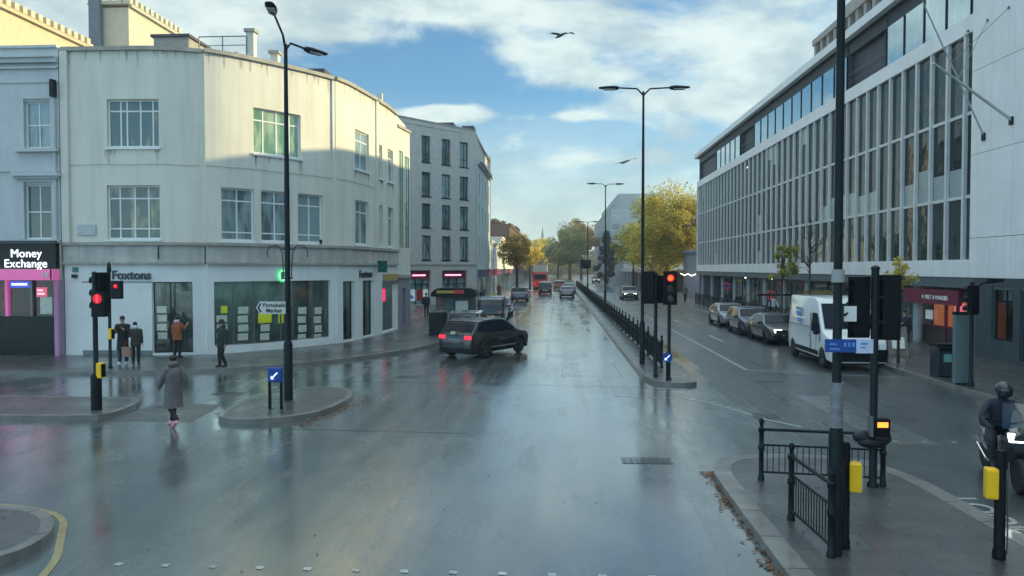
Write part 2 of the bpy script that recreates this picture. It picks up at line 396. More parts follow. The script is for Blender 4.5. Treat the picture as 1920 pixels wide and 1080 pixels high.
# ================================================================== materials in use
asph = wet('wet_asphalt', (.046, .062, .068), (.112, .136, .138), .06, .25, lane=True, coatw=1.)
pavm = wet('wet_paving', (.045, .05, .052), (.09, .095, .095), .2, .5, slabs=(.9, .6), coatw=.5)
kerbm = mat('granite_kerb', (.17, .17, .165), .4, .3, 2.5, .2, coat=.25)
render_w = mat('painted_render', (.66, .65, .575), .75, .07, .6, .1, bscale=14, streak=.22)
render_g = mat('white_shopfront_paint', (.68, .72, .71), .5, .08, 1, streak=.1)
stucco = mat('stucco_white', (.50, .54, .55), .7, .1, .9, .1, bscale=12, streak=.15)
stoneband = mat('stone_band', (.46, .46, .43), .75, .22, 1.6, .2, streak=.4)
capping = mat('lead_capping', (.36, .35, .31), .7, .25, 2, streak=.2)
trimw = mat('white_window_paint', (.72, .75, .74), .45, .05, 3)
brickb = mat('buff_brick', (.47, .46, .43), .85, .14, 2, .3, bscale=30)
panelw = mat('white_stone_panel', (.78, .79, .79), .55, .08, .7, .05, bscale=8, streak=.14)
finm = mat('white_concrete_fin', (.62, .63, .62), .6, .12, 2, .05, bscale=10, streak=.2)
beige = mat('beige_stone', (.42, .38, .34), .7, .12, 1)
sandm = mat('sandstone_sunlit_block', (.56, .47, .31), .8, .14, 1.2, .2, bscale=6)
dark = mat('dark_metal', (.006, .014, .018), .42, .3, 3, spec=.25)
darkg = mat('dark_green_gloss', (.003, .012, .016), .3, .3, 2, spec=.3)
greym = mat('grey_metal', (.16, .18, .19), .4, .2, 2, metal=.4)
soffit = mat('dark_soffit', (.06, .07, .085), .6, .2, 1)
slate = mat('slate_roof', (.07, .07, .085), .6, .3, 3, .3)
white = mat('white_plastic', (.8, .82, .82), .4, .03, 3)
black = mat('black_plastic', (.003, .005, .009), .45, .2, 4, spec=.2)
yel = mat('yellow_plastic', (.95, .56, .01), .35, .06, 6)
yelcard = mat('yellow_green_card_glow', (.6, .72, .02), .5, .05, 6, emit=(.7, .85, .05), estr=.10)  # faint glow added to the card colour
redm = mat('red_paint', (.42, .02, .03), .4, .1, 4)
maroon = mat('maroon_sign_paint', (.16, .02, .05), .5, .1, 4)
pinkm = mat('pink_paint', (.75, .16, .42), .4, .08, 4, emit=(.8, .15, .4), estr=.12)
bluem = mat('blue_sign_paint', (.008, .06, .30), .35, .05, 4)
lblue = mat('pale_blue_print', (.12, .3, .62), .5, .1, 4)
gwin = glass_opaque('window_glass', (.07, .12, .13), (.22, .31, .32), 1.75)  # pale tones in the glass colour stand in for reflected sky
gcurt = glass_opaque('curtained_glass', (.07, .13, .14), (.42, .41, .24), 1.6)
ggreen = glass_opaque('green_tinted_glass', (.12, .26, .20), (.34, .48, .36), 1.9)
goff = glass_opaque('office_glass', (.008, .018, .020), (.030, .05, .046), 1.45, wave=.1)
gsky = glass_opaque('mirror_glazing', (.42, .55, .60), (.5, .62, .66), 2.5, .02, .02, metal=.85)
gshop = glass_clear('shop_glass')
roadpaint = mat('road_paint', (.50, .53, .53), .35, .4, 5, col2=(.22, .24, .24), coat=.4)
yelpaint = mat('yellow_road_paint', (.34, .27, .12), .4, .3, 5, coat=.5)
# ================================================================== ground
def offs(pl, d, closed=False):
    n = len(pl); r = []
    for i in range(n):
        a = Vector(pl[(i-1) % n if closed else max(i-1, 0)]); b = Vector(pl[i]); c = Vector(pl[(i+1) % n if closed else min(i+1, n-1)])
        d1 = (b-a).normalized() if (b-a).length > 1e-6 else (c-b).normalized(); d2 = (c-b).normalized() if (c-b).length > 1e-6 else d1
        m = (d1+d2).normalized(); nn = Vector((-m.y, m.x)); k = max(.5, m.dot(d1)); r.append(tuple(b+nn*d/k))
    return r
def smooth(pl, it=2, closed=False):
    for _ in range(it):
        q = []; n = len(pl)
        rngi = range(n) if closed else range(n-1)
        if not closed: q.append(pl[0])
        for i in rngi:
            a, b = pl[i], pl[(i+1) % n]
            q += [tuple(a[k]*.75+b[k]*.25 for k in (0, 1)), tuple(a[k]*.25+b[k]*.75 for k in (0, 1))]
        if not closed: q.append(pl[-1])
        pl = q
    return pl
def kerb(name, line, h=.125, w=.16, inward=1, closed=False, label=None):
    """upstand stones along a line, with a joint gap every metre or so"""
    inn = offs(line, w*inward, closed); mb = MB(); n = len(line)
    for i in range(n if closed else n-1):
        j = (i+1) % n; a, b, c, d = Vector(line[i]), Vector(line[j]), Vector(inn[j]), Vector(inn[i])
        Ln = (b-a).length; k = max(1, round(Ln/.95)) if Ln < 90 else max(1, round(Ln/3))
        for q in range(k):
            g = .006/max(Ln, .01); t0, t1 = q/k+(g if k > 1 else 0), (q+1)/k-(g if k > 1 else 0)
            p = [a.lerp(b, t0), a.lerp(b, t1), d.lerp(c, t1), d.lerp(c, t0)]
            if inward < 0: p = p[::-1]
            ch = .02; e = [p[0].lerp(p[3], ch/w), p[1].lerp(p[2], ch/w)] if inward > 0 else None
            mb.face([(*x, h+random.uniform(-.003, .003)) for x in p])
            for r in range(4): mb.face([(*p[r], -.02), (*p[(r+1) % 4], -.02), (*p[(r+1) % 4], h), (*p[r], h)])
    struct(name, mb, kerbm, label or 'granite kerb stones')
struct('ground', MB().face([(-600, -150, 0), (600, -150, 0), (600, 900, 0), (-600, 900, 0)]), asph, 'wet asphalt ground and carriageway')
LK = smooth([(-90, 24.6), (-17, 24.6), (-12.6, 25.3), (-9.8, 27.1), (-7.4, 30.3), (-5.8, 34.2), (-5.5, 38), (-5.5, 400)], 2)
struct('pavement_left', MB().poly(offs(LK, .155)+[(-90, 400)], 0, .12), pavm, 'wet paved footway on the left')
kerb('kerb_left', LK)
RK = smooth([(13.2, 400), (12.6, 74), (12.05, 45), (12.0, 20), (12.0, -40)], 2)
struct('pavement_right', MB().poly(offs(RK, .155)+[(60, -40), (60, 400)], 0, .12), pavm, 'wet paved footway on the right')
kerb('kerb_right', RK)
MD = smooth([(2.85, 330), (2.82, 50), (2.84, 26), (2.95, 24.0), (3.35, 23.45), (4.15, 23.35), (4.55, 23.9), (4.55, 30), (4.6, 330)][::-1], 2)
MD = MD[::-1]
struct('median_island', MB().poly(offs(MD, .155, True), 0, .12), pavm, 'long paved median island')
kerb('median_kerb', MD, closed=True)
FI = smooth([(2.97, -12), (3.0, 12.4), (3.1, 13.7), (3.7, 14.25), (5.2, 14.25), (5.75, 13.6), (6.0, 12.0), (6.1, -12)][::-1], 2)[::-1]
struct('crossing_island', MB().poly(offs(FI, -.2 if False else .195, True) if False else offs(FI[::1], .155, True), 0, .12), pavm, 'paved crossing island in the foreground')
LI = smooth([tuple(G(x, y, 0)[:2]) for x, y in ((396, 793), (470, 797), (560, 789), (620, 775), (668, 748), (650, 733), (585, 731), (500, 741), (440, 765))], 2, True)
L2 = smooth([(-20, 17.25), (-11.3, 17.2), (-10.85, 17.8), (-11.2, 19.7), (-12.2, 19.95), (-20, 20.0)], 2, True)
L3 = smooth([(-16, 8.35), (-7.5, 8.35), (-6.75, 8.8), (-6.8, 9.7), (-7.5, 10.55), (-8.6, 10.75), (-16, 10.75)], 2, True)
for nm, pl, lb in (('lamp_island', LI, 'pointed paved island carrying the lamp column'), ('signal_island', L2, 'rounded end of the paved signal island'), ('corner_island', L3, 'rounded island in the near left corner')):
    A = sum(pl[i][0]*pl[(i+1) % len(pl)][1]-pl[(i+1) % len(pl)][0]*pl[i][1] for i in range(len(pl)))
    if A < 0: pl = pl[::-1]
    struct(nm, MB().poly(offs(pl, .155, True), 0, .12), pavm, lb); kerb(nm+'_kerb', pl, closed=True)
for nm, pl in (('crossing_island_kerb', FI),):
    kerb(nm, pl, w=.3, closed=True)
struct('crossing_pad', MB().poly([(-10.7, 17.35), (-8.75, 17.35), (-9.0, 19.6), (-10.9, 19.6)], 0, .006), pavm, 'flush pale crossing surface between islands')
# repairs and seams in the asphalt, plus the dimmed lane sheet
patch = wet('asphalt_repair', (.045, .054, .06), (.095, .11, .115), .2, .4, lane=True, coatw=.9)
rp = MB()
for x0, x1, y0, y1 in ((6.9, 8.0, 16, 22), (9.0, 10.4, 8, 17)):
    rp.face([(x0, y0, .003), (x1, y0, .003), (x1, y1, .003), (x0, y1, .003)])
struct('dimmed_lane_sheet', MB().face([(5.3, -40, .0025), (11.98, -40, .0025), (12.1, 60, .0025), (12.6, 110, .0025), (5.3, 110, .0025)]), wet('dimmed_asphalt', (.022, .030, .036), (.05, .062, .068), .24, .46, lane=True, coatw=.5), 'added asphalt sheet darkened for the dim reflections of the oncoming lanes')  # darker, rougher sheet added in place of the dark reflections there
struct('road_repairs', rp, patch, 'rectangular repair patches in the asphalt')
seam = MB()
def strip(mb, pts, w, z=.007):
    l, r = offs([tuple(p[:2]) for p in pts], w/2), offs([tuple(p[:2]) for p in pts], -w/2)
    for i in range(len(pts)-1): mb.face([(*r[i], z), (*r[i+1], z), (*l[i+1], z), (*l[i], z)])
for pts in ([(-9, 24.0), (-3, 23.6), (2.8, 23.2)], [(-.4, 30), (-.35, 110)], [(-6, 16.7), (-2, 16.5)], [(6.3, 16), (6.5, 26)], [(.2, 25.5), (2.2, 25.5), (2.2, 29), (.2, 29), (.2, 25.5)]):
    strip(seam, pts, .035, .005)
struct('tar_seams', seam, mat('tar', (.012, .014, .016), .25, .3, 3, coat=.6), 'dark tar seams between asphalt repairs')
# painted markings
mk = MB()
strip(mk, [(6.85, 27.4), (6.85, 330)], .12)
strip(mk, [(6.79, 27.4), (8.6, 26.7), (12.0, 25.6)], .10)
for y in (37.6, 50.2, 63, 76, 90, 104, 118): strip(mk, [(8.32, y), (8.32, y+4)], .13)
strip(mk, [(3.6, 21.4), (4.4, 20.2), (5.1, 18.4), (5.7, 17.6)], .10)
strip(mk, [(2.9, 23.0), (4.0, 22.9)], .12); strip(mk, [(1.6, 21.6), (3.3, 21.3)], .05)
for i in range(-6, 9):
    x = -1.85+.6*i
    if x < 2.8: mk.face([(x-.045, 8.87, .007), (x+.05, 8.85, .007), (x+.05, 8.95, .007), (x-.05, 8.95, .007)])
for i in range(5):
    x = 6.6+i*.6; mk.face([(x-.05, 16.2, .007), (x+.05, 16.2, .007), (x+.05, 16.3, .007), (x-.05, 16.3, .007)])
struct('road_markings', mk, roadpaint, 'worn white painted lines and crossing studs')
ym = MB(); strip(ym, smooth([(-8.9, 11.1), (-8.1, 10.95), (-7.3, 10.6), (-6.75, 9.7), (-6.25, 8.9), (-5.9, 7.6)], 2), .10)
strip(ym, [(4.75, 24.6), (4.75, 26.6)], .06)
struct('yellow_lines', ym, yelpaint, 'faded yellow lines beside the kerbs')
lk = text('LOOK LEFT', .62, roadpaint, None, (6.28, 12.35, .008), (0, -1, 0), (0, 0, 1), 0, 'look_left_marking', bold=.012, up=(1, 0, 0)); lk['kind'] = 'structure'; lk['label'] = 'worn white LOOK LEFT lettering on the road'; lk['category'] = 'road lettering'
# iron covers
def cover(x, y, w, d, label, n=1):
    mb = MB().mat(0); mb.obox((x-w/2, y-d/2, 0), (w, 0, 0), (0, d, 0), (0, 0, .009))
    for i in range(int(w/.12)):
        for j in range(int(d/.12)): mb.mat(1).obox((x-w/2+.03+i*.12, y-d/2+.03+j*.12, .009), (.06, 0, 0), (0, .06, 0), (0, 0, .004))
    o = mb.build('manhole_cover', [mat('cast_iron', (.08, .09, .09), .35, .3, 6, metal=.2, coat=.6), mat('worn_iron', (.09, .095, .10), .35, .3, 6, metal=.5, coat=.4)]); tag(o, label, 'manhole cover', 'iron covers in the road')
cover(1.72, 14.35, .95, .45, 'wide patterned iron cover in the repair patch before the crossing island')
cover(-5.0, 25.0, .8, .5, 'iron cover in the road nearest the left kerb'); cover(6.9, 24.6, .9, .3, 'narrow dark iron cover by the white corner line')
cover(-9.6, 21.3, .9, .5, 'iron cover between the pavement and the lamp island'); cover(5.2, 18.9, .6, .6, 'square iron cover beyond the foreground railings')
# ================================================================== corner shop building (curved, left)
HP = 12.5
Apx = [(122, 29.5), (200, 29.5), (290, 29.55), (340, 29.75), (384, 30.1)]
Bpx = [(387, 29.95), (420, 30.35), (460, 31.0), (500, 31.75), (545, 32.65), (586, 33.6), (628, 34.75)]
Cpx = [(631, 34.7), (655, 35.7), (680, 37.3), (707, 39.2)]; Dpx = [(708, 39.3), (728, 41.0), (744, 42.9)]
def mkpath(l):
    q = [tuple(atY(x, 500, y)[:2]) for x, y in l]; return Path(smooth(q, 2) if len(q) > 3 else q)
PA, PB, PC, PD = map(mkpath, (Apx, Bpx, Cpx, Dpx))
cs = thing('corner_building', 'curved cream rendered corner building with estate agent shopfront below', 'building', (-14, 34, 0))
UP, LO = (8.6, 10.55), (4.86, 7.06)
def H(P, a, b, zr): return (P.px(a), P.px(b), *zr)
ha = [H(PA, 205, 302, UP), H(PA, 203, 302, LO)]
hb = [H(PB, 478, 566, UP), H(PB, 416, 478, (4.84, 7.05)), H(PB, 491, 545, (4.84, 7.05)), H(PB, 560, 606, (4.84, 7.05))]
hc = [H(PC, 667, 693, UP), H(PC, 667, 692, LO)]
hd = [H(PD, 709, 718, (8.5, 10.3)), H(PD, 728, 738, (8.5, 10.3)), H(PD, 709, 718, LO), H(PD, 728, 738, LO)]
mb = MB()
for P_, hh in ((PA, ha), (PB, hb), (PC, hc), (PD, hd)): wall(mb, P_, 4.62, HP, hh, .2)
for a, b in ((PA, PB), (PB, PC), (PC, PD)):
    p, q = a.p[-1], b.p[0]; mb.face([(p.x, p.y, 4.6), (q.x, q.y, 4.6), (q.x, q.y, HP), (p.x, p.y, HP)])
pa0, pd1 = PA.p[0], PD.p[-1]
bk = [(pd1.x, pd1.y), (pd1.x-.1, 46), (pa0.x, 46), (pa0.x, pa0.y)]
for i in range(3): a, b = bk[i], bk[i+1]; mb.face([(a[0], a[1], 0), (b[0], b[1], 0), (b[0], b[1], HP), (a[0], a[1], HP)])
mb.build('wall', render_w, cs, merge=True)
rf = MB(); rf.face([(*p[:2], HP-.5) for P_ in (PA, PB, PC, PD) for p in P_.p]+[(pd1.x-.1, 46, HP-.5), (pa0.x, 46, HP-.5)]); rf.build('roof', slate, cs)
for P_, s in ((PA, PA.L), (PB, PB.L), (PC, PC.L)):
    p, n = P_.at(s), P_.n(s); u = Vector((-n.y, n.x, 0)); MB().obox(p-u*.16-n*.05+Vector((0, 0, 4.62)), u*.32, n*.13, (0, 0, HP-4.62-.02)).build('pilaster', render_w, cs)
p, n = PA.p[0], PA.n(0); pl = MB().obox(p-Vector((.02, .02, -4.62)), (.3, 0, 0), (0, -.12, 0), (0, 0, HP-4.63)); pl.build('pilaster', render_w, cs)
cp = MB()
for P_ in (PA, PB, PC, PD): band(cp, P_, HP, HP+.16, .13, back=.3)
cp.build('coping', capping, cs)
bd = MB(); dr = MB()
for P_ in (PA, PB, PC, PD):
    band(bd, P_, 3.93, 4.62, .10, back=.3); band(dr, P_, 4.62, 4.74, .2, back=.1); band(dr, P_, 3.84, 3.93, .17, back=.1)
bd.build('stone_band', stoneband, cs); dr.build('string_course', capping, cs)
fw = .07
window(cs, PA, ha[0], (.24, .36, .62, .86), (.76,), trimw, gcurt, .16, fw, sill=.1); window(cs, PA, ha[1], (.22, .5, .76), (.76, .2), trimw, gcurt, .16, fw, sill=.1)
window(cs, PB, hb[0], (.22, .5, .78), (.74,), trimw, ggreen, .16, fw, sill=.1)
for h in hb[1:]: window(cs, PB, h, (.5,), (.76, .16), trimw, gwin, .16, fw, sill=.08)
for h in hc: window(cs, PC, h, (.5,), (.74,), trimw, gwin, .14, fw, sill=.1)
for h in hd: window(cs, PD, h, (), (.74,), trimw, gwin, .14, fw, sill=.1)
# ground floor
gA = [H(PA, 285, 361, (.2, 3.12))]; gB = [H(PB, 401, 620, (.45, 3.12))]; gC = [H(PC, 642, 664, (.2, 3.05)), H(PC, 679, 700, (.2, 3.05))]; gD = [H(PD, 716, 742, (.2, 3.0))]
mb = MB()
for P_, hh in ((PA, gA), (PB, gB), (PC, gC), (PD, gD)): wall(mb, P_, .1, 3.86, hh, .25, off=.03)
for a, b in ((PA, PB), (PB, PC), (PC, PD)):
    p, q = a.p[-1]+a.n(a.L)*.03, b.p[0]+b.n(0)*.03; mb.face([(p.x, p.y, .1), (q.x, q.y, .1), (q.x, q.y, 3.86), (p.x, p.y, 3.86)])
mb.build('shopfront', render_g, cs, merge=True)
for z_ in ((3.10, 3.14), (.1, .32)): ln = MB(); band(ln, PA, *z_, .05, PA.px(155), PA.px(285)); ln.build('shutter_trim', greym, cs)
# shop interior behind real glass: floor, back wall, stands with cards
inm = mat('shop_interior', (.12, .18, .19), .7, .6, 1.5); card = mat('printed_card_glow', (.5, .55, .55), .5, .25, 9, emit=(.55, .72, .72), estr=.10)  # cards carry an added glow that shows them in the dark interior
def interior(P_, h, dep=1.6):
    a, b, z0, z1 = h; mb = MB(); n = P_.n((a+b)/2); A, B = P_.at(a)-n*.24, P_.at(b)-n*.24; Z = Vector((0, 0, 1)); Dn = n*-dep
    mb.face([A+Dn, B+Dn, B+Dn+Z*z1, A+Dn+Z*z1]); mb.face([A, B, B+Dn, A+Dn]); mb.face([A+Z*z1, A+Dn+Z*z1, B+Dn+Z*z1, B+Z*z1])
    mb.face([A, A+Dn, A+Dn+Z*z1, A+Z*z1]); mb.face([B, B+Z*z1, B+Dn+Z*z1, B+Dn]); mb.build('shop_interior', inm, cs)
    Wd = (B-A).length; u_ = (B-A).normalized()
    for i in range(max(1, int(Wd/1.2))): c_ = A+u_*(.6+1.2*i)+n*-.8+Z*(z1-.03); MB().cbox(c_, .5, .12, .03).build('added_ceiling_glow', emis('added_shop_glow', (.75, 1, .95), 12), cs)  # glowing panels added to lift the dark shop interior
for P_, hh in ((PA, gA), (PB, gB), (PC, gC), (PD, gD)): interior(P_, hh[0])
interior(PC, gC[1])
window(cs, PA, gA[0], (.42,), (), dark, gshop, .2, .05, name='shop_window'); window(cs, PC, gC[0], (), (), dark, gshop, .2, .05, name='shop_window'); window(cs, PC, gC[1], (.5,), (), dark, gshop, .2, .05, name='shop_window')
s_ = [PB.px(x) for x in (401, 440, 479, 530, 553, 590, 620)]
for a, b in zip(s_, s_[1:]): window(cs, PB, (a, b, .45, 3.12), (), (), greym, gshop, .2, .035, name='shop_window')
def cards(P_, px0, px1, y0, y1, m, dep, Ywall):
    a, b = P_.px(px0), P_.px(px1); n = P_.n((a+b)/2); A, B = P_.at(a)-n*dep, P_.at(b)-n*dep
    z = lambda y: EH-(y-502)/1400*Ywall
    mb = MB(); mb.obox(A+Vector((0, 0, z(y1))), B-A, n*.015, (0, 0, z(y0)-z(y1))); return mb.build('display_card', m, cs)
for px0, px1, Yw in ((410, 430, 30.8), (452, 471, 31.6), (495, 512, 32.2), (567, 582, 34), (598, 611, 34.8), (288, 306, 30)):
    for k in range(4):
        if px0 == 410 and k == 0: continue
        cards(PB if px0 > 380 else PA, px0, px1, 576+k*17, 589+k*17, card, .32+.05*(k % 2), Yw)
for px0, px1, y0, y1, Yw in ((418, 430, 575, 589, 30.8), (490, 515, 588, 607, 32.2), (528, 538, 588, 607, 33), (541, 549, 587, 604, 33)): cards(PB, px0, px1, y0, y1, yelcard, .3, Yw)
# lettering on the fascia
def ontext(P_, px, z, body, size, m, off=.06, **k):
    s = P_.px(px); n = P_.n(s); u = Vector((-n.y, n.x, 0)); return text(body, size, m, k.pop('par', cs), P_.at(s)+n*off+Vector((0, 0, z)), u, n, **k)
ontext(PA, 211, 3.24, 'Foxtons', .50, mat('dark_letters', (.03, .04, .06), .4), extr=.02, bold=.012)
ontext(PC, 672, 3.22, 'Foxtons', .50, MATS['dark_letters'], extr=.02, bold=.012)
s = PB.px(528); n = PB.n(s); u = Vector((-n.y, n.x, 0)); c = PB.at(s)+n*.12+Vector((0, 0, 3.36))
rd = MB(); rd.cyl(c-n*.08, c, .30, n=28); ro = rd.build('roundel', emis('roundel_green_rim', (.05, .5, .2), .45), cs, smooth=40)
MB().cyl(c+n*.001, c+n*.012, .25, n=28).build('roundel_face', emis('roundel_pale', (.25, .75, .45), .5), ro)
text('F', .42, mat('green_letter', (.0, .16, .06), .5), ro, c+n*.015-u*.11-Vector((0, 0, .15)), u, n, extr=.012, bold=.02)
# rain stains under the sills and coping, cables
stn = MB(); rs_ = random.Random(12)
def stains(P_, s0, s1, z, n, lo, hi):
    for _ in range(n):
        s = rs_.uniform(s0, s1); w = rs_.uniform(.015, .07); hgt = rs_.uniform(lo, hi); nn = P_.n(s); u = Vector((-nn.y, nn.x, 0)); p = P_.at(s)+nn*.004; Z = Vector((0, 0, 1)); k = rs_.uniform(-.01, .01)
        stn.face([p-u*w+Z*z, p-u*w*.6+Z*(z-hgt*.6), p+u*k+Z*(z-hgt), p+u*w*.5+Z*(z-hgt*.7), p+u*w+Z*z])
for P_, hh in ((PA, ha), (PB, hb), (PC, hc), (PD, hd)):
    for h in hh: stains(P_, h[0]-.08, h[0]+.15, h[2]-.1, 3, .2, .9); stains(P_, h[1]-.15, h[1]+.08, h[2]-.1, 3, .2, .9); stains(P_, h[0], h[1], h[2]-.1, 4, .1, .4)
    stains(P_, .1, P_.L-.1, HP-.01, int(P_.L*2.5), .15, .8)
stn.build('rain_stains', mat('rain_stain', (.47, .46, .41), .85, .3, 6), cs)
cb = MB()
for P_ in (PA, PB, PC):
    pts = [P_.at(P_.L*i/12)+P_.n(P_.L*i/12)*.03+Vector((0, 0, 7.9-.012*math.sin(i*1.3))) for i in range(13)]; cb.tube(pts, .008, 4)
cb.build('wall_cable', greym, cs)
# street name plate, alarm, notices
def onbox(P_, px, z, w, h, m, name, d=.03, off=.03, par=None):
    s = P_.px(px); n = P_.n(s); u = Vector((-n.y, n.x, 0)); p = P_.at(s)+n*off+Vector((0, 0, z))
    return MB().obox(p-u*w/2-Vector((0, 0, h/2)), u*w, n*d, (0, 0, h)).build(name, m, par or cs)
onbox(PA, 165, 5.25, .78, .42, mat('plate_grey', (.45, .50, .50), .5, .2, 8), 'name_plate')
onbox(PA, 143, 3.62, .24, .2, mat('green_notice', (.04, .2, .17), .5), 'notice'); onbox(PA, 143, 3.36, .18, .14, dark, 'camera_box', .14)
onbox(PA, 300, 4.32, .03, .55, dark, 'pipe', .05, .1); onbox(PB, 600, 4.9, .08, .2, dark, 'lamp_box', .1)
# roof furniture: hut, gable, pots, handrail
rz = HP-.4
hut = MB().box(-18.2, -16.6, 33, 35, rz, 14.1).mat(1).box(-18.3, -16.5, 32.9, 35.1, 14.1, 14.22); hut.build('roof_hut', [capping, slate], cs)
st = MB().box(-20, -14.4, 33, 36, rz, 13.25).mat(1).box(-20.05, -14.3, 32.9, 36.1, 13.25, 13.35); st.build('roof_stair_head', [slate, slate], cs)
rl = MB()
for x in (-16.2, -15.1, -14.0): rl.cyl((x, 33.2, rz), (x, 33.2, 14.15), .025)
rl.cyl((-16.2, 33.2, 14.15), (-14.0, 33.2, 14.15), .025); rl.cyl((-16.2, 33.2, 13.75), (-14.0, 33.2, 13.75), .018); rl.build('roof_handrail', greym, cs)
for x, y, h in ((-13.85, 33.4, 14.35), (-13.2, 34.6, 13.7)):
    c1 = MB().box(x-.17, x+.17, y-.17, y+.17, rz, h); c1.build('chimney', render_w, cs); MB().box(x-.25, x+.25, y-.25, y+.25, h, h+.14).build('chimney_cap', capping, cs)
gb = MB(); gb.grid([[(-14.6, 33, rz), (-13.9, 33, 13.35), (-12.9, 33, rz)], [(-14.6, 36, rz), (-13.9, 36, 13.35), (-12.9, 36, rz)]]); gb.face([(-14.6, 33, rz), (-12.9, 33, rz), (-13.9, 33, 13.35)]); gb.build('gable', [capping], cs)
MB().box(-12.6, -11.3, 36, 38, rz, 13.4).build('roof_box', slate, cs); MB().box(-9.9, -9.7, 41.2, 41.4, rz, 13.4).build('roof_vent', render_w, cs)
# ================================================================== money exchange terrace
me_ = thing('stucco_house', 'white stucco house with money exchange shop on its ground floor', 'building', (-25, 31, 0))
PM = Path([(-34, 29.38), (-20.22, 29.38)]); wz = lambda y: EH+(502-y)/1400*29.4
def HM(a, b, y0, y1): return (PM.px(a), PM.px(b), wz(y1), wz(y0))
hm = [HM(52, 101, 180, 270), HM(50, 101, 340, 446)]
off_ = PM.px(52)-PM.px(-80); hm += [(h[0]-off_, h[1]-off_, h[2], h[3]) for h in hm]; off2 = 2*off_; hm += [(h[0]-off2, h[1]-off2, h[2], h[3]) for h in hm[:2]]
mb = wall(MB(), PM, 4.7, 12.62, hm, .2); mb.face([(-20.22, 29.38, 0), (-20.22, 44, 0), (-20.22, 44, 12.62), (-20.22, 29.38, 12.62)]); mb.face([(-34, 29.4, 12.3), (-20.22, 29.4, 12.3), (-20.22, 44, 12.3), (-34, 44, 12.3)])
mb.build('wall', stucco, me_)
cn = MB(); band(cn, PM, 12.62, 12.72, .1, back=.3); band(cn, PM, 12.18, 12.27, .34); band(cn, PM, 12.0, 12.18, .22); band(cn, PM, 11.78, 11.86, .12); band(cn, PM, 11.22, 11.28, .05); band(cn, PM, 7.62, 7.68, .06); cn.build('cornice', stucco, me_)
for h in hm:
    w = window(me_, PM, h, (.5,), (.5,), trimw, gwin if h[3] > 8 else gcurt, .14, .06)
    a, b, z0, z1 = h; fr = MB(); A = PM.at(a); Bx = PM.at(b)
    for x in (A.x-.24, Bx.x): fr.box(x, x+.24, 29.31, 29.385, z0, z1+.1)
    fr.box(A.x-.24, Bx.x+.24, 29.30, 29.385, z1+.1, z1+.32)
    fr.box(A.x-.34, Bx.x+.34, 29.16, 29.385, z0-.16, z0-.02)
    if z1 < 8: fr.box(A.x-.4, Bx.x+.4, 29.08, 29.385, z1+.32, z1+.48); fr.box(A.x-.34, Bx.x+.34, 29.18, 29.385, z1+.22, z1+.32)
    fr.build('surround', stucco, me_)
    MB().face([(A.x-.02, 29.62, z0), (Bx.x+.02, 29.62, z0), (Bx.x+.02, 29.62, z1), (A.x-.02, 29.62, z1)]).build('room_dark', inm, me_)
MB().box(-20.42, -20.28, 29.1, 29.36, 10.6, 11.3).build('hopper_head', dark, me_)
MB().cyl((-20.36, 29.28, 4.8), (-20.36, 29.28, 10.7), .05, n=8).build('downpipe', stucco, me_)
fs = MB(); fs.box(-34, -20.3, 29.16, 29.4, 3.66, 4.68); fs.build('fascia', darkg, me_); MB().box(-34, -20.22, 29.0, 29.4, 4.68, 4.8).build('fascia_cap', soffit, me_)
MB().box(-34, -20.3, 28.95, 29.4, 3.2, 3.64).build('awning_box', pinkm, me_)
tx = lambda px: PM.at(PM.px(px)).x
lw = emis('sign_white_letters', (.85, .95, 1), 1.0)
text('Money', .47, lw, me_, (tx(29), 29.12, 4.13), (1, 0, 0), (0, -1, 0), .006, spacing=1.04); text('Exchange', .47, lw, me_, (tx(17), 29.12, 3.72), (1, 0, 0), (0, -1, 0), .006, spacing=1.04)
sm = MB(); sm.box(tx(93), tx(96.5), 28.93, 28.95, 3.3, 3.56); sm.box(tx(98.5), tx(105), 28.93, 28.95, 3.32, 3.54); sm.build('awning_marks', mat('pale_pink', (.8, .5, .62), .5), me_)
MB().box(tx(-90), tx(108), 29.2, 29.5, .1, 1.72).build('stall_riser', darkg, me_)
sh = MB(); sh.box(tx(108), tx(118), 29.14, 29.4, .12, 3.2); sh.build('pilaster', mat('mauve_paint', (.46, .24, .40), .5), me_)
for x0, x1 in ((-90, -60), (-30, -26), (15, 20), (62, 66)): MB().box(tx(x0), tx(x1), 29.2, 29.4, 1.72, 3.2).build('mullion', pinkm if x0 != 62 else greym, me_)
MB().face([(tx(-100), 30.4, 1), (tx(110), 30.4, 1), (tx(110), 30.4, 3.2), (tx(-100), 30.4, 3.2)]).build('shop_back', mat('shop_back_warm', (.22, .05, .06), .7, .6, 3, col2=(.04, .09, .06)), me_)
MB().box(tx(-100), tx(110), 29.45, 30.4, 1.0, 1.74).build('counter', inm, me_)
MB().face([(tx(-90), 29.32, 1.72), (tx(108), 29.32, 1.72), (tx(108), 29.32, 3.2), (tx(-90), 29.32, 3.2)]).build('shop_glass', gshop, me_)
MB().box(tx(24), tx(60), 29.22, 29.26, 2.88, 3.15).build('window_sign', emis('window_sign_blue', (.03, .05, .35), .8), me_)
MB().box(tx(28), tx(56), 29.2, 29.22, 2.99, 3.06).build('sign_line', lw, me_)
for i, (x0, x1, z0, z1, c) in enumerate(((74, 96, 1.8, 2.5, 'p'), (0, 10, 2.6, 3.0, 'r'), (0, 8, 1.9, 2.4, 'r'), (100, 104, 1.7, 2.5, 'b'))): MB().box(tx(x0), tx(x1), 29.4, 29.43, z0, z1).build('poster', {'p': card, 'r': redm, 'b': bluem}[c], me_)
sg = MB().box(tx(96), tx(114), 28.5, 28.56, 2.55, 2.92); o = sg.build('projecting_sign', emis('sign_pinkred', (.75, .12, .25), .35), me_)
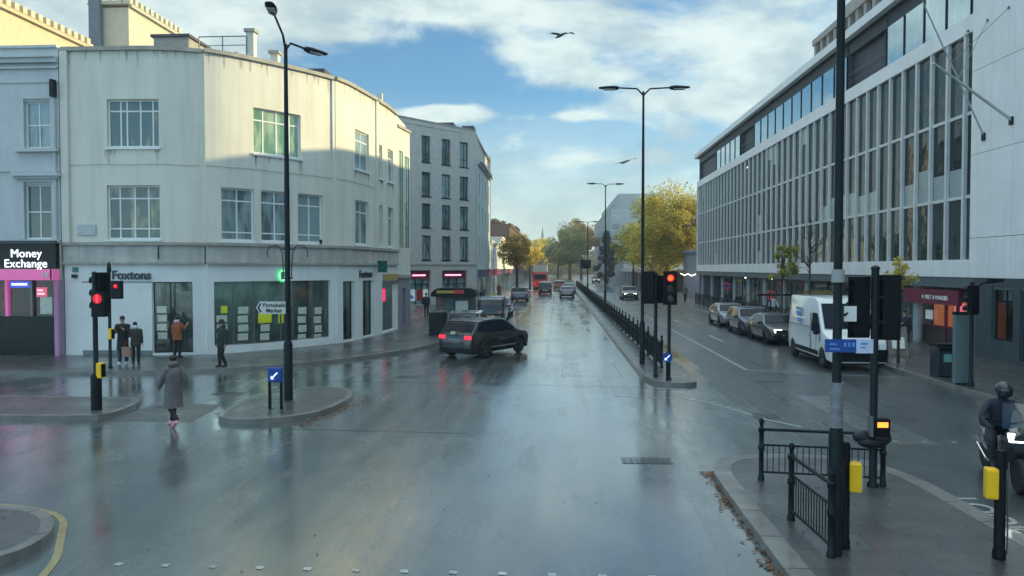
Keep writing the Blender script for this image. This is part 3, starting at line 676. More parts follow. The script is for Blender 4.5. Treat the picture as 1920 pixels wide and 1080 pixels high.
MB().box(tx(98), tx(111), 28.49, 28.5, 2.63, 2.7).box(tx(98), tx(108), 28.49, 28.5, 2.77, 2.84).build('sign_line', emis('sign_palepink', (1, .6, .7), .5), o)
g2 = MB().box(tx(119), tx(133), 28.7, 28.78, 3.22, 3.66).mat(1).box(tx(124), tx(128), 28.69, 28.7, 3.28, 3.60).box(tx(120.5), tx(131.5), 28.69, 28.7, 3.40, 3.47)
o = g2.build('green_cross_sign', [mat('sea_green', (.01, .13, .10), .4), mat('sea_green_pale', (.1, .4, .33), .4)]); tag(o, 'small dark green cross sign projecting beside the money exchange shop', 'sign')
# ================================================================== green glazed bay building next to the corner
gbld = thing('glazed_bay_building', 'narrow cream building with tall green glazed bay beyond the curved corner', 'building', (-9.6, 46, 0))
PG = mkpath([(745.5, 43.2), (757, 44.2), (769, 45.4)])
hg = [H(PG, 748.5, 756.5, (4.9, 10.6)), H(PG, 759.5, 767.5, (4.9, 10.4))]
mb = wall(MB(), PG, 3.2, 11.9, hg, .05); e = PG.p[-1]
for a, b in (((e.x, e.y), (e.x-5, 60)), ((e.x-5, 60), (-20, 62)), ((-20, 62), (-20, 46.1))): mb.face([(*a, 0), (*b, 0), (*b, 11.9), (*a, 11.9)])
mb.face([(*PG.p[0][:2], 11.4), (*PG.p[1][:2], 11.4), (*e[:2], 11.4), (e.x-5, 60, 11.4), (-20, 62, 11.4), (-20, 46.1, 11.4)]); mb.build('wall', render_w, gbld)
for h in hg: window(gbld, PG, h, (.5,), (.22, .48, .74), greym, ggreen, .04, .03)
mb = MB(); band(mb, PG, 11.9, 12.05, .1); band(mb, PG, 3.1, 3.3, .1); mb.build('coping', capping, gbld)
gs = wall(MB(), PG, .1, 3.1, [(.8, PG.L-.9, .3, 2.5)], .2); gs.build('shopfront', mat('grey_violet_paint', (.22, .22, .26), .5), gbld)
a, b = PG.at(.8), PG.at(PG.L-.9); n = PG.n(2)
MB().face([a-n*.18+Vector((0, 0, .3)), b-n*.18+Vector((0, 0, .3)), b-n*.18+Vector((0, 0, 2.5)), a-n*.18+Vector((0, 0, 2.5))]).build('shop_window', gwin, gbld)
s0, s1 = PD.px(717), PD.px(742); mb = MB(); band(mb, PD, 3.0, 3.36, .12, s0, s1); mb.build('gold_fascia', mat('old_gold_paint', (.38, .27, .07), .5), cs)
mb = MB(); band(mb, PD, 2.78, 3.0, .25, s0, s1); mb.build('grey_awning', greym, cs)
onbox(PD, 722, 2.2, .5, .7, emis('pink_lit_panel', (.7, .03, .12), .5), 'lit_panel', .03, -.1)
# small projecting green bracket sign
s = PC.px(705); p = PC.at(s)+Vector((.1, 0, 3.45)); o = MB().obox(p, (.55, -.35, 0), (.03, .05, 0), (0, 0, .62)).build('green_bracket_sign', MATS['sea_green']); tag(o, 'dark green bracket sign above the far shop window of the cream corner', 'sign')
# ================================================================== five storey brick block
bb = thing('brick_block', 'five storey pale brick block of flats above red signed shops', 'building', (-11, 74, 0))
PBk = mkpath([(738, 68.9), (755, 69.8), (822, 73.4), (892, 77.4)])
rows_ = [(13.95, 16.5), (10.65, 13.0), (7.6, 9.95), (4.45, 6.85)]
hb_ = []
for a, b in ((757, 768), (791.5, 808), (829, 845.5), (862.5, 878.5)):
    for z0, z1 in rows_: hb_.append((PBk.px(a), PBk.px(b), z0, z1))
e = PBk.p[-1]; mb = wall(MB(), PBk, 3.7, 17.85, hb_, .3)
mb.face([(e.x, e.y, 0), (e.x-.4, 95, 0), (e.x-.4, 95, 17.85), (e.x, e.y, 17.85)]); mb.face([(*PBk.p[0][:2], 17.4), (*e[:2], 17.4), (e.x, 95, 17.4), (-30, 95, 17.4), (-30, 69, 17.4)])
mb.face([(e.x, 95, 0), (-30, 95, 0), (-30, 95, 17.85), (e.x, 95, 17.85)]); mb.face([(-30, 95, 0), (-30, 68.9, 0), (-30, 68.9, 17.85), (-30, 95, 17.85)]); mb.face([(-30, 68.9, 0), (*PBk.p[0][:2], 0), (*PBk.p[0][:2], 17.85), (-30, 68.9, 17.85)])
mb.build('wall', brickb, bb)
for h in hb_: window(bb, PBk, h, (.62,), (.3,) if h[2] > 13 else (), dark, gwin, .24, .07, sill=.06)
mb = MB(); band(mb, PBk, 17.85, 17.97, .06); band(mb, PBk, 3.95, 4.1, .08); mb.build('coping', capping, bb)
mb = MB().box(-12.4, -10.8, 78, 80, 17.4, 18.9).box(-10.2, -8.9, 80, 82, 17.4, 18.9); mb.build('roof_plant', slate, bb)
hs = [(PBk.px(a), PBk.px(b), .15, 3.45) for a, b in ((770, 808), (829, 876))]
wall(MB(), PBk, .1, 3.7, hs, .5).build('shopfront_piers', brickb, bb)
for k, h in enumerate(hs):
    a, b = PBk.at(h[0]), PBk.at(h[1]); n = PBk.n((h[0]+h[1])/2); u = (b-a).normalized(); Z = Vector((0, 0, 1)); Wd = (b-a).length
    MB().obox(a-n*.35+Z*2.62, u*Wd, n*.08, Z*.8).build('shop_sign', maroon, bb)
    MB().obox(a-n*.26+u*Wd*.18+Z*2.9, u*Wd*.64, n*.02, Z*.14).build('sign_lettering', emis('red_pink_lit_letters', (1, .25, .35), 1.3), bb)
    MB().face([a-n*.4+Z*.15, b-n*.4+Z*.15, b-n*.4+Z*2.62, a-n*.4+Z*2.62]).build('shop_glass', gwin, bb)
    fr = MB()
    for t in (0, .33, .66, .98): fr.obox(a-n*.38+u*Wd*t+Z*.15, u*.07, n*.06, Z*2.47)
    fr.obox(a-n*.38+Z*2.05, u*Wd, n*.05, Z*.06); fr.build('shop_frame', dark, bb)
    for t, c in ((.1, card), (.45, redm), (.7, card)): MB().obox(a-n*.36+u*Wd*t+Z*.5, u*.7, n*.02, Z*1.1).build('shop_poster', c, bb)
# ================================================================== generic terraces further on
def terrace(name, label, pts, z1, wm, nrows, bay, ww, wh, shop=None, back=12, cornice=.3, z0=4.2, gm=None, body=True, side=None):
    t = thing(name, label, "building", (pts[0][0], pts[0][1], 0)); P_ = Path(pts); nb = 0 if ww < .2 else max(1, int(P_.L/bay)); dz_ = (z1-.8-z0)/nrows; hh = []
    for i in range(nb):
        c = (i+.5)*P_.L/nb
        for r in range(nrows): zz = z0+dz_*r+(dz_-wh)/2; hh.append((c-ww/2, c+ww/2, zz, zz+wh))
    mb = wall(MB(), P_, 3.6 if shop else 0, z1, hh, .2)
    a, b = P_.p[0], P_.p[-1]; n = P_.n(P_.L/2); q = [a, b, b-n*back, a-n*back]
    for i in (1, 2, 3): p, r = q[i], q[(i+1) % 4]; mb.face([(p.x, p.y, 0), (r.x, r.y, 0), (r.x, r.y, z1), (p.x, p.y, z1)])
    mb.face([(*p[:2], z1-.4) for p in q]); mb.build('wall', wm, t)
    for h in hh: window(t, P_, h, (), (.5,), trimw, gm or gwin, .14, .07, one=True)
    mb = MB(); band(mb, P_, z1-.3, z1, cornice); band(mb, P_, z1-.5, z1-.3, cornice*.5)
    if shop: band(mb, P_, 3.5, 3.65, .15)
    mb.build('cornice', wm, t)
    if shop:
        ns = max(1, int(P_.L/5)); MB().obox(a-n*.3, b-a, n*.02, (0, 0, 3.6)).build('shop_glass', gwin, t)
        for i in range(ns):
            s0, s1 = P_.L*i/ns, P_.L*(i+1)/ns; m = shop[i % len(shop)]; mb = MB(); band(mb, P_, 2.7, 3.5, .06, s0+.2, s1-.2); mb.build('shop_sign', m, t)
            mb = MB(); band(mb, P_, .1, 3.5, .04, s0, s0+.25); mb.build('shop_pier', greym, t)
    return t
navy = mat('navy_shop_paint', (.02, .03, .12), .5); purple = mat('purple_shop_paint', (.10, .03, .14), .5)
terrace('corniced_house', 'tall pale stucco house with heavy cornice beyond the brick block', [(-8.25, 77.6), (-8.35, 93)], 15.0, mat('grey_stucco', (.42, .47, .47), .7, .1), 3, 3.2, 1.1, 2.3, [navy, purple, navy], cornice=.5)
terrace('low_white_shop', 'low white building with red lit shop beyond the corniced house', [(-8.4, 93.2), (-8.4, 112)], 7.2, stucco, 1, 3.5, 1.0, 1.5, [redm, redm, purple])
terrace('cream_terrace', 'cream two storey terrace further along the left pavement', [(-8.5, 112.2), (-8.7, 150)], 8.4, render_w, 1, 4, 1.1, 1.8, [navy, redm, greym])
terrace('brown_brick_terrace', 'dark brown brick terrace far along the left side', [(-9.5, 150.2), (-9.5, 232)], 12.5, mat('brown_brick', (.14, .08, .06), .85, .3, 2), 3, 4.5, 1.1, 1.8, [redm, navy, greym])
terrace('farthest_brick_house', 'farthest brick house on the left before the trees', [(-9.5, 233), (-9.0, 330)], 12, MATS['brown_brick'], 3, 5, 1.2, 1.8, [greym, navy])
o = MB().cyl((-8.0, 420, 0), (-8.0, 420, 16), 1.3, 1.2, 8).cyl((-8.0, 420, 16), (-8.0, 420, 27), 1.3, .05, 8).build('church_spire', [mat('spire_stone', (.2, .2, .2), .8)]); tag(o, 'thin dark church spire rising beyond the far yellow trees', 'spire')
# sunlit sandstone mansion blocks behind the left-hand roofs
def mansion(name, label, X, y0, y1, z, wmat, depth=14, windows=True):
    t = thing(name, label, 'building', (X, y0, 0)); P_ = Path([(X, y0), (X, y1)]); hh = []
    nb = int((y1-y0)/3)
    if windows:
        for i in range(nb):
            for r in range(6): c = (i+.5)*(y1-y0)/nb; zz = z-6.0-3.3*r; hh.append((c-.6, c+.6, zz, zz+2.0))
    mb = wall(MB(), P_, 0, z-.9, hh, .25); mb.box(X-depth, X-.01, y0, y1, 0, z-.95); mb.build('wall', wmat, t)
    for h in hh: window(t, P_, h, (.5,), (.5,), trimw, ggreen, .18, .07, one=True)
    c = MB(); band(c, P_, z-.9, z-.7, .35); c.box(X-depth, X+.35, y0-.4, y1+.1, z-.72, z-.6)
    n = int((y1-y0+.4)/.95)
    for i in range(n): y = y0-.4+i*.95; c.box(X-.2, X+.4, y, y+.52, z-.6, z)
    for i in range(int(depth/.95)): x = X-.5-i*.95; c.box(x-.5, x, y0-.42, y0-.1, z-.6, z)
    c.box(X-depth, X+.1, y0-.1, y1, z-.6, z-.3); c.build('dentil_cornice', wmat, t); return t
mansion('mansion_block', 'sunlit yellow stone block with dentil cornice above the stucco house roof', -45, 40, 70.5, 25.6, sandm)
mansion('mansion_tower', 'tall sunlit sandstone block with toothed cornice behind the curved roof', -42, 68.6+3, 82, 30.2, mat('pale_sandstone', (.50, .46, .36), .8, .12, 1.5), 4, windows=False)
ch = MB().obox((-45.7, 71, 0), (1.15, 0, 0), (0, .5, 0), (0, 0, 36)); ch.grid([[(-46.9, 70.9, 22), (-44.4, 70.9, 22), (-44.4, 71.5, 22), (-46.9, 71.5, 22)], [(-45.72, 70.98, 26), (-44.53, 70.98, 26), (-44.53, 71.5, 26), (-45.72, 71.5, 26)]], True, True)
o = ch.build('grey_chimney_stack', mat('grey_lead', (.12, .15, .19), .6, .2)); tag(o, 'tall grey stack with splayed foot rising behind the curved roof', 'chimney stack')
# ================================================================== white office building on the right
ob = thing('office_building', 'long white modern office building with vertical fins and overhanging roof', 'building', (17, 60, 0))
Y0, Y1 = 92.0, 27.6; X = 17.0
PWt = Path([(X, Y0), (X, 32.0)])
fr = MB().box(X, X+.6, 31.95, 92.3, 3.3, 4.04); fr.box(X, X+.6, 31.95, 92.3, 13.4, 14.12); fr.box(X, X+.5, 92.0, 92.3, 4.04, 13.4)
fr.build('white_bands', panelw, ob)
pn = MB()
for i in range(3):
    for z0, z1 in ((3.3, 4.9), (4.92, 8.3), (8.32, 11.7), (11.72, 15.1), (15.12, 19)): pn.box(X-.02, X+.6, 31.9-1.43*(i+1)+.012, 31.9-1.43*i, z0, z1)
pn.build('white_end_wall', panelw, ob)
k = 0; y = 92-1.4
while y > 32.4:
    f = MB().box(X+.02, X+.17, y-.08, y+.08, 4.04, 13.4); f.build('fin', finm, ob); y -= 1.415
for z_ in (6.6, 10.05): MB().box(X+.1, X+.2, 32, 92, z_, z_+.14).build('transom', finm, ob)
for z0, z1 in ((4.04, 6.6), (6.74, 10.05), (10.19, 13.4)):
    MB().face([(X+.18, 92, z0), (X+.18, 31.9, z0), (X+.18, 31.9, z1), (X+.18, 92, z1)]).build('window_strip', goff, ob)
blm = mat('pale_blind', (.30, .36, .36), .3, .15, 3, coat=.4)
y = 92-1.4; i = 0; rr = random.Random(3)
while y > 33:
    for z0, z1 in ((4.1, 6.6), (6.76, 10.0), (10.2, 13.35)):
        q = rr.random()
        if (y < 50 and 6 < z0 < 7 and q < .85) or q < .05:
            hgt = (z1-z0)*(rr.uniform(.25, .5)); zz = z0 if z0 < 10 else z1-hgt; MB().box(X+.165, X+.175, y-1.3, y-.12, zz, zz+hgt).build('blind', blm, ob)
    if rr.random() < .08: zz = rr.choice((5.9, 9.3, 12.7)); MB().box(X+.163, X+.172, y-1.2, y-.3, zz, zz+.12).build('lit_ceiling_lamp', emis('office_ceiling_light', (.9, 1, .85), .5), ob)
    y -= 1.415
tg = MB(); td = MB(); tm = MB()
for a, b in ((82.4, 71.9), (66.9, 45.9), (40.6, 30.5)):
    n_ = round((a-b)/2.2); tg.face([(X+.25, a, 14.12), (X+.25, b, 14.12), (X+.25, b, 16.25), (X+.25, a, 16.25)])
    for j in range(n_+1): yy = a+(b-a)*j/n_; MB().box(X+.2, X+.28, yy-.03, yy+.03, 14.12, 16.25).build('mullion', dark, ob)
tg.build('penthouse_glazing', gsky, ob)
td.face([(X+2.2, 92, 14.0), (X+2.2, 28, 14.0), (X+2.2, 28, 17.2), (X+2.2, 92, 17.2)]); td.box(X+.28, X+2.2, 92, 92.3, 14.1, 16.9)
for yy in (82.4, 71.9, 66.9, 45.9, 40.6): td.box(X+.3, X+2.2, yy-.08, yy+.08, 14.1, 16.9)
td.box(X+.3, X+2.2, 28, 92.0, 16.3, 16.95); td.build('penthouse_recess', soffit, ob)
rl = MB(); 
for a, b in ((71.9, 66.9), (45.9, 40.6)): rl.cyl((X+.3, a, 15.1), (X+.3, b, 15.1), .03, n=6); rl.cyl((X+.3, a, 14.65), (X+.3, b, 14.65), .015, n=6)
rl.build('balcony_rail', greym, ob)
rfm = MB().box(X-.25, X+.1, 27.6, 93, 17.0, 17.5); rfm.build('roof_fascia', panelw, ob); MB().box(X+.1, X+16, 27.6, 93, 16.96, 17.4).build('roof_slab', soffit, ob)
MB().box(X+4, X+9, 50, 58, 17.4, 18.6).box(X+3.5, X+7, 62, 66, 17.4, 18.3).build('roof_plant', greym, ob)
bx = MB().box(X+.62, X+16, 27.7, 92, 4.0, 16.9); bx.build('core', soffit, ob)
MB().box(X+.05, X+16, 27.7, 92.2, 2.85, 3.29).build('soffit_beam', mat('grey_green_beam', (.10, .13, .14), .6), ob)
yy = 91.0
while yy > 30: MB().cyl((X+.6, yy, .1), (X+.6, yy, 2.9), .22, n=14).build('column', mat('grey_column', (.34, .37, .38), .6, .15, 3, streak=.2), ob, smooth=40); yy -= 5.35
# ground floor shops under the overhang
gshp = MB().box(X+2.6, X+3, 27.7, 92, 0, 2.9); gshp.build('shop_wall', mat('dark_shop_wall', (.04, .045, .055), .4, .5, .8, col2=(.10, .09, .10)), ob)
MB().face([(X+2.55, 92, .4), (X+2.55, 27.7, .4), (X+2.55, 27.7, 2.5), (X+2.55, 92, 2.5)]).build('shop_glass', gwin, ob)
sgm = MB()
for yy in range(30, 92, 5): sgm.box(X+2.5, X+2.6, yy, yy+.1, .1, 2.85)
sgm.build('shop_mullions', dark, ob)
sp = emis('small_spot_lamp', (1, .95, .85), 3.)
for yy in (66, 56.5, 47, 75): MB().ball((X+1.6, yy, 2.72), .06, n=6).build('ceiling_spot', sp, ob)
# maroon cafe
Yc = lambda px: atX(px, 540, X+.2).y
a, b = Yc(1697), Yc(1800)
MB().box(X+.12, X+.3, b, a, 2.06, 2.72).build('cafe_sign', maroon, ob)
zz = 2.26; text('PRET A MANGER', .27, mat('sign_white', (.8, .8, .82), .5), ob, (X+.11, atX(1735, 540, X+.12).y, zz), (0, -1, 0), (-1, 0, 0), .008, bold=.003)
for px in (1731, 1772.5):
    y = atX(px, 540, X+.12).y; st_ = MB(); pts = []
    for i in range(10): r = .13 if i % 2 == 0 else .055; t = math.pi/2+i*math.pi/5; pts.append((X+.10, y-r*math.cos(t), 2.36+r*math.sin(t)))
    st_.face(pts[::-1]); st_.build('sign_star', MATS['sign_white'], ob)
MB().box(X+.9, X+1.0, b, a, .1, .95).build('cafe_stall_riser', mat('brown_paint', (.06, .04, .04), .5), ob)
wm_ = mat('cafe_inside_warm', (.20, .10, .07), .6, .7, 2.2, col2=(.05, .02, .03), emit=(.6, .18, .07), estr=.22)  # glow put into the wall colour in place of inside lighting
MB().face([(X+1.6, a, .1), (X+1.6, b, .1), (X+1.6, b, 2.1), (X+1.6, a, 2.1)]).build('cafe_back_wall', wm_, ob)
MB().box(X+1.2, X+1.24, Yc(1764), Yc(1748), 1.0, 2.05).build('pink_poster', emis('pink_lit_poster', (.85, .15, .25), .5), ob)
MB().box(X+1.22, X+1.26, Yc(1785), Yc(1768), 1.3, 2.0).build('orange_poster', emis('orange_lit_poster', (.8, .25, .06), .3), ob)
MB().face([(X+.95, a, .95), (X+.95, b, .95), (X+.95, b, 2.06), (X+.95, a, 2.06)]).build('cafe_glass', gshop, ob)
MB().box(X+.8, X+.86, Yc(1723), Yc(1712), 1.25, 1.68).build('white_notice', card, ob)
fm_ = MB()
for px in (1699, 1745, 1766, 1800): y = Yc(px); fm_.box(X+.85, X+.97, y-.05, y+.05, .1, 2.1)
fm_.box(X+.82, X+.98, b, a, .92, 1.0); fm_.build('cafe_frame', maroon, ob)
# near right dark shop with blinds, and the beige block over it
br_ = thing('beige_block', 'beige stone block with dark shopfront at the right edge', 'building', (17, 20, 0))
mb = MB().box(X-.05, X+15, -15, 27.6, 3.3, 19); mb.build('wall', beige, br_)
Pn = Path([(X-.0, 31.5), (X-.0, 6)])
hh = [(1.2, 2.6, .9, 3.0), (3.0, 4.2, .25, 3.0), (4.6, 7.0, .9, 3.0), (7.6, 9.6, .25, 3.0), (10.5, 16, .9, 3.0)]
wall(MB(), Pn, .1, 3.28, hh, .25).build('dark_shopfront', mat('dark_teal_paint', (.05, .075, .085), .4, .2, 2), br_)
for h in hh:
    window(br_, Pn, h, (.5,), (.72,), dark, gshop, .2, .06, name='shop_window')
    A, B_ = Pn.at(h[0]+.1), Pn.at(h[1]-.1); MB().obox(A+Vector((.35, 0, 2.3)), B_-A, (.02, 0, 0), (0, 0, .62)).build('blind', mat('shop_blind', (.22, .27, .27), .6), br_)
MB().face([(X+1.3, 31.5, 0), (X+1.3, 6, 0), (X+1.3, 6, 3.3), (X+1.3, 31.5, 3.3)]).build('shop_back_wall', mat('shop_back_dim', (.10, .10, .09), .7, .7, 1.2, col2=(.02, .02, .03)), br_)
# tower blocks behind the office roof
tw = thing('tower_block', 'beige concrete tower with tall piers behind the white office roof', 'building', (35, 88, 0))
tb = MB().box(35.6, 50, 71, 105, 0, 33.6); tb.build('wall', mat('tower_concrete', (.34, .32, .29), .8, .15, 1), tw)
PT = Path([(35.6, 105), (35.6, 71)])
tp = MB()
for i in range(15): y = 105-i*2.35; tp.box(35, 35.62, y-.75, y, 0, 33.9)
for z in range(8, 34, 3): tp.box(35.2, 35.6, 71, 105, z, z+.7)
tp.box(34.8, 50.2, 70.8, 105.2, 33.9, 34.7); tp.build('piers', MATS['tower_concrete'], tw)
MB().face([(35.55, 105, 5), (35.55, 71, 5), (35.55, 71, 33.8), (35.55, 105, 33.8)]).build('glazing', goff, tw)
MB().box(37, 46, 78, 100, 34.7, 37.4).build('roof_plant', MATS['tower_concrete'], tw)
# beyond the office building
terrace('grey_side_building', 'low grey walled building hung with a string of bulbs beyond the office block', [(17.4, 104), (17.4, 92.6)], 6.0, mat('grey_violet_render', (.26, .28, .33), .8, .1), 1, 30, .1, .1, z0=4.5)
bulb = emis('warm_bulb', (1, .9, .7), 4)
sb = thing('string_of_bulbs', 'string of small white bulbs along the grey side wall', 'string lights', (17.1, 98, 3))
wr = []
for i in range(10):
    p = Vector((16.9, 92.5+i*1.15, 2.95-.18*math.sin(i*math.pi/4.5)**2)); wr.append(p); MB().ball(p-Vector((0, 0, .06)), .055, n=6).build('bulb', bulb, sb)
MB().tube(wr, .012, 4).build('wire', dark, sb)
terrace('white_side_building', 'white three storey building half hidden by the conifer', [(18, 204), (18, 160)], 14.5, mat('bright_white_render', (.6, .63, .66), .7, .06), 3, 5.5, 2.4, 1.4, [greym])
gy = terrace('grey_block', 'big grey seven storey block closing the right side far away', [(15, 300), (15, 208), (23.5, 208)], 20.5, mat('grey_concrete', (.36, .40, .41), .8, .15, .5), 5, 4.6, 2.2, 1.6, cornice=.15, back=20)
MB().box(17.2, 30, 212, 290, 20.4, 24.5).build('upper_storey', MATS['grey_concrete'], gy); MB().box(16.2, 18, 224, 260, 20.4, 22.5).build('stair_tower', MATS['grey_concrete'], gy)
cn = thing('canopy_building', 'low building with flat concrete canopy on thin columns', 'building', (14, 140, 0))
MB().box(13.4, 19, 112, 165, 2.95, 3.4).build('canopy', mat('pale_concrete', (.40, .40, .39), .7), cn); MB().box(16, 19, 112, 165, .1, 2.95).build('wall', mat('dim_wall', (.08, .09, .10), .5, .5, 1), cn)
for yy in range(114, 166, 7): MB().box(13.8, 14.1, yy, yy+.3, .1, 2.95).build('column', MATS['pale_concrete'], cn)
# flagpoles on the office wall
def flagpole(label, base, tip, stays, r=.045):
    t = thing('wall_flagpole', label, 'flagpole', base, group='bare flagpoles on the white office wall'); b, p = Vector(base), Vector(tip)
    MB().cyl(b, p, r, r*.7, 8).build('pole', mat('brushed_pole', (.55, .6, .62), .3, .1, 4, metal=.6), t)
    MB().box(b.x-.06, b.x+.06, b.y-.1, b.y+.1, b.z-.18, b.z+.12).build('bracket', dark, t)
    for k, a in stays:
        q = b.lerp(p, k); MB().cyl(q, a, .012, n=5).build('stay_wire', greym, t); MB().ball(a, .06, n=6).build('wire_anchor', greym, t)
p1b, p1t = atX(1897, 225, 16.97), atY(1750, 118, 27.9); p2b, p2t = atX(1845, 255, 16.97), atY(1730, 3, 29.7)
flagpole('thick silver flagpole slanting left from the wall edge', p1b, p1t, [(.7, atX(1852, 38, 16.97))], .06)
flagpole('thin grey flagpole rising steeply across the fins', p2b, p2t, [(.55, atX(1892, 14, 16.97)), (.6, atX(1815, 58, 16.97))], .04)
# ================================================================== lamp columns
def lamp_column(label, loc, h, arms, r0=.11, group='lamp columns'):
    """arms: list of (dx, dy, dz) lantern centres from the column top"""
    x, y, z = loc; t = thing('lamp_column', label, 'lamp column', loc, group=group)
    MB().lathe(loc, [(r0*1.25, 0), (r0*1.25, 1.5), (r0*1.0, 1.6), (r0*.8, 1.62), (r0*.72, h*.6), (r0*.5, h)], 14).build('column', dark, t, smooth=40)
    top = Vector((x, y, z+h))
    for a in arms:
        e = top+Vector(a); d = Vector((a[0], a[1], 0)).normalized(); k = e-d*.32
        MB().tube([top-Vector((0, 0, .15)), top.lerp(k, .25)+Vector((0, 0, .06)), k], [.035, .03, .028], 8).build('arm', dark, t, smooth=50)
        w = Vector((-d.y, d.x, 0)); rows = []
        for s_, wd, th in ((-.36, .03, .03), (-.3, .09, .07), (-.12, .12, .085), (.15, .13, .06), (.36, .10, .035), (.4, .04, .02)):
            c = e+d*s_+Vector((0, 0, a[2]*.12*s_)); rows.append([c+w*(wd*math.cos(q))+Vector((0, 0, th*math.sin(q))) for q in [2*math.pi*i/10 for i in range(10)]])
        MB().grid(rows, True, True).build('lantern', dark, t, smooth=50)
        MB().cbox(e+Vector((0, 0, -.06)), .4, .18, .03, math.atan2(d.y, d.x)).build('diffuser', mat('lantern_glass', (.4, .42, .4), .2), t)
    return t
z0 = .12
ll = lamp_column('tall dark lamp column with two uneven arms on the left island', (*G(541, 750, z0)[:2], z0), 9.55, [(.55, -2.4, .12), (.55, .75, .02)], .095, None)
lx, ly, lz = ll.location
sc = MB()
for sgn in (-1, 1):
    for k, zz in ((1, 3.55),):
        pts = [Vector((lx+sgn*.10, ly, 3.4)), Vector((lx+sgn*.14, ly, 4.1)), Vector((lx+sgn*.25, ly, 4.3)), Vector((lx+sgn*.48, ly, 4.28)), Vector((lx+sgn*.56, ly, 4.12)), Vector((lx+sgn*.54, ly, 3.98))]
        sc.tube(pts, .014, 6)
    sc.cyl((lx, ly, 3.42), (lx+sgn*.14, ly, 3.42), .02, n=6); sc.cyl((lx, ly, 4.2), (lx+sgn*.2, ly, 4.2), .015, n=6)
sc.build('basket_bracket', dark, ll)
mid_arms = [(-1.15, 0, .08), (1.15, .0, .08)]
l2 = lamp_column('nearer double armed lamp column on the median railings', (*G(1204, 682, z0)[:2], z0), 10.1, [(-1.25, .0, .14), (1.3, 0, .12)], .078, 'double armed lamp columns on the median')
lamp_column('second double armed lamp column further along the median', (4.3, 66.8, z0), 10.9, [(-1.25, 0, .15), (1.25, 0, .1)], .085, 'double armed lamp columns on the median')
l3 = lamp_column('farthest lamp column on the median with a dark board on it', (3.9, 95, z0), 9.3, [(-1.0, 0, .1), (1.0, 0, .1)], .1, 'double armed lamp columns on the median')
MB().box(3.0, 4.3, 94.8, 94.9, 3.6, 4.7).build('back_of_board', dark, l3)
fl = lamp_column('thick dark lamp column rising through the frame beside the foreground railings', (*G(1565, 1040, z0)[:2], z0), 10.2, [(-1.3, 0, .12), (1.3, 0, .12)], .070, None)
fx, fy, fz = fl.location
MB().cyl((fx, fy, 1.72), (fx, fy, 2.28), .080, n=16).build('grey_band', mat('worn_grey_band', (.20, .22, .23), .4, .4, 8, coat=.3), fl, smooth=40)
MB().cyl((fx, fy, 3.52), (fx, fy, 3.68), .075, n=16).build('pale_sticker', mat('pale_sticker', (.34, .36, .36), .6), fl, smooth=40)
rs = MB().box(fx-.20, fx+.17, fy-.16, fy-.14, 2.67, 2.83); rso = rs.build('route_sign', bluem, fl)
w0 = MB().box(fx+.17, fx+.37, fy-.16, fy-.14, 2.66, 2.83); w0.build('route_sign_panel', mat('pale_blue_white', (.55, .62, .82), .4), fl)
mb = MB()
for zz in (2.70, 2.76): mb.box(fx-.15, fx-.03-.03*(zz > 2.72), fy-.165, fy-.16, zz, zz+.022)
for xx in (.02, .07, .12): mb.box(fx+xx, fx+xx+.03, fy-.165, fy-.16, 2.74, 2.79)
mb.build('route_sign_lines', mat('sign_pale_blue', (.1, .3, .7), .5), rso)
mb = MB(); mb.box(fx+.22, fx+.30, fy-.165, fy-.16, 2.765, 2.79); mb.box(fx+.22, fx+.28, fy-.165, fy-.16, 2.72, 2.74); mb.build('route_sign_lines', MATS['sign_pale_blue'], rso)
nb_ = MB().box(fx+.12, fx+.27, fy+.10, fy+.115, 3.03, 3.22); o = nb_.build('notice', white, fl); MB().cyl((fx+.155, fy+.098, 3.13), (fx+.155, fy+.10, 3.13), .014).build('notice_dot', dark, o)
MB().box(fx-.01, fx+.14, fy+.07, fy+.10, 3.1, 3.13).build('notice_clip', dark, fl)
# ================================================================== railings
def rail_panel(name, label, a, b, h=1.0, bars=14, posts=(True, True), solid=False, group=None):
    a, b = Vector((*a, .12)), Vector((*b, .12)); u = (b-a).normalized(); Lw = (b-a).length; Z = Vector((0, 0, 1)); n = Vector((-u.y, u.x, 0))
    t = thing(name, label, 'guard railing', tuple(a), group=group)
    for k, p in enumerate((a, b)):
        if not posts[k]: continue
        MB().lathe(p, [(.055, 0), (.055, .06), (.042, .08), (.04, .5), (.055, .52), (.055, .58), (.04, .6), (.04, h-.2), (.055, h-.18), (.055, h-.12), (.03, h-.1), (.03, h-.05), (.045, h-.01), (.045, h+.02), (.02, h+.05)], 12).build('post', dark, t, smooth=50)
    for zz, r in ((h-.14, .026), (h-.40, .018), (.14, .018)): MB().cyl(a+u*.03+Z*zz, b-u*.03+Z*zz, r, n=8).build('rail', dark, t, smooth=50)
    mb = MB()
    for i in range(1, bars): p = a+u*Lw*i/bars; mb.cyl(p+Z*.14, p+Z*(h-.40), .008, n=5)
    mb.build('infill_bars', dark, t); return t
g = lambda x, y: tuple(G(x, y, .12)[:2])
rail_panel('guard_railing', 'guard railing crossing the far end of the foreground island', g(1427, 900), g(1655, 912), 1.0, 20, group='guard railings on the foreground island')
rail_panel('guard_railing', 'guard railing running towards the camera between island kerb and lamp column', g(1483, 975), g(1558, 1045), 1.05, 15, group='guard railings on the foreground island')
mr = thing('median_railing', 'long dark guard railing with upright posts along the median', 'guard railing', (3.75, 27, .12))
ys = [26.9+2.0*i for i in range(60)]
for i, y in enumerate(ys): MB().lathe((3.75, y, .12), [(.07, 0), (.05, .08), (.045, .9), (.06, .92), (.06, .97), (.035, .98), (.035, 1.08), (.05, 1.12), (.02, 1.17)], 8).build('post', dark, mr, smooth=50)
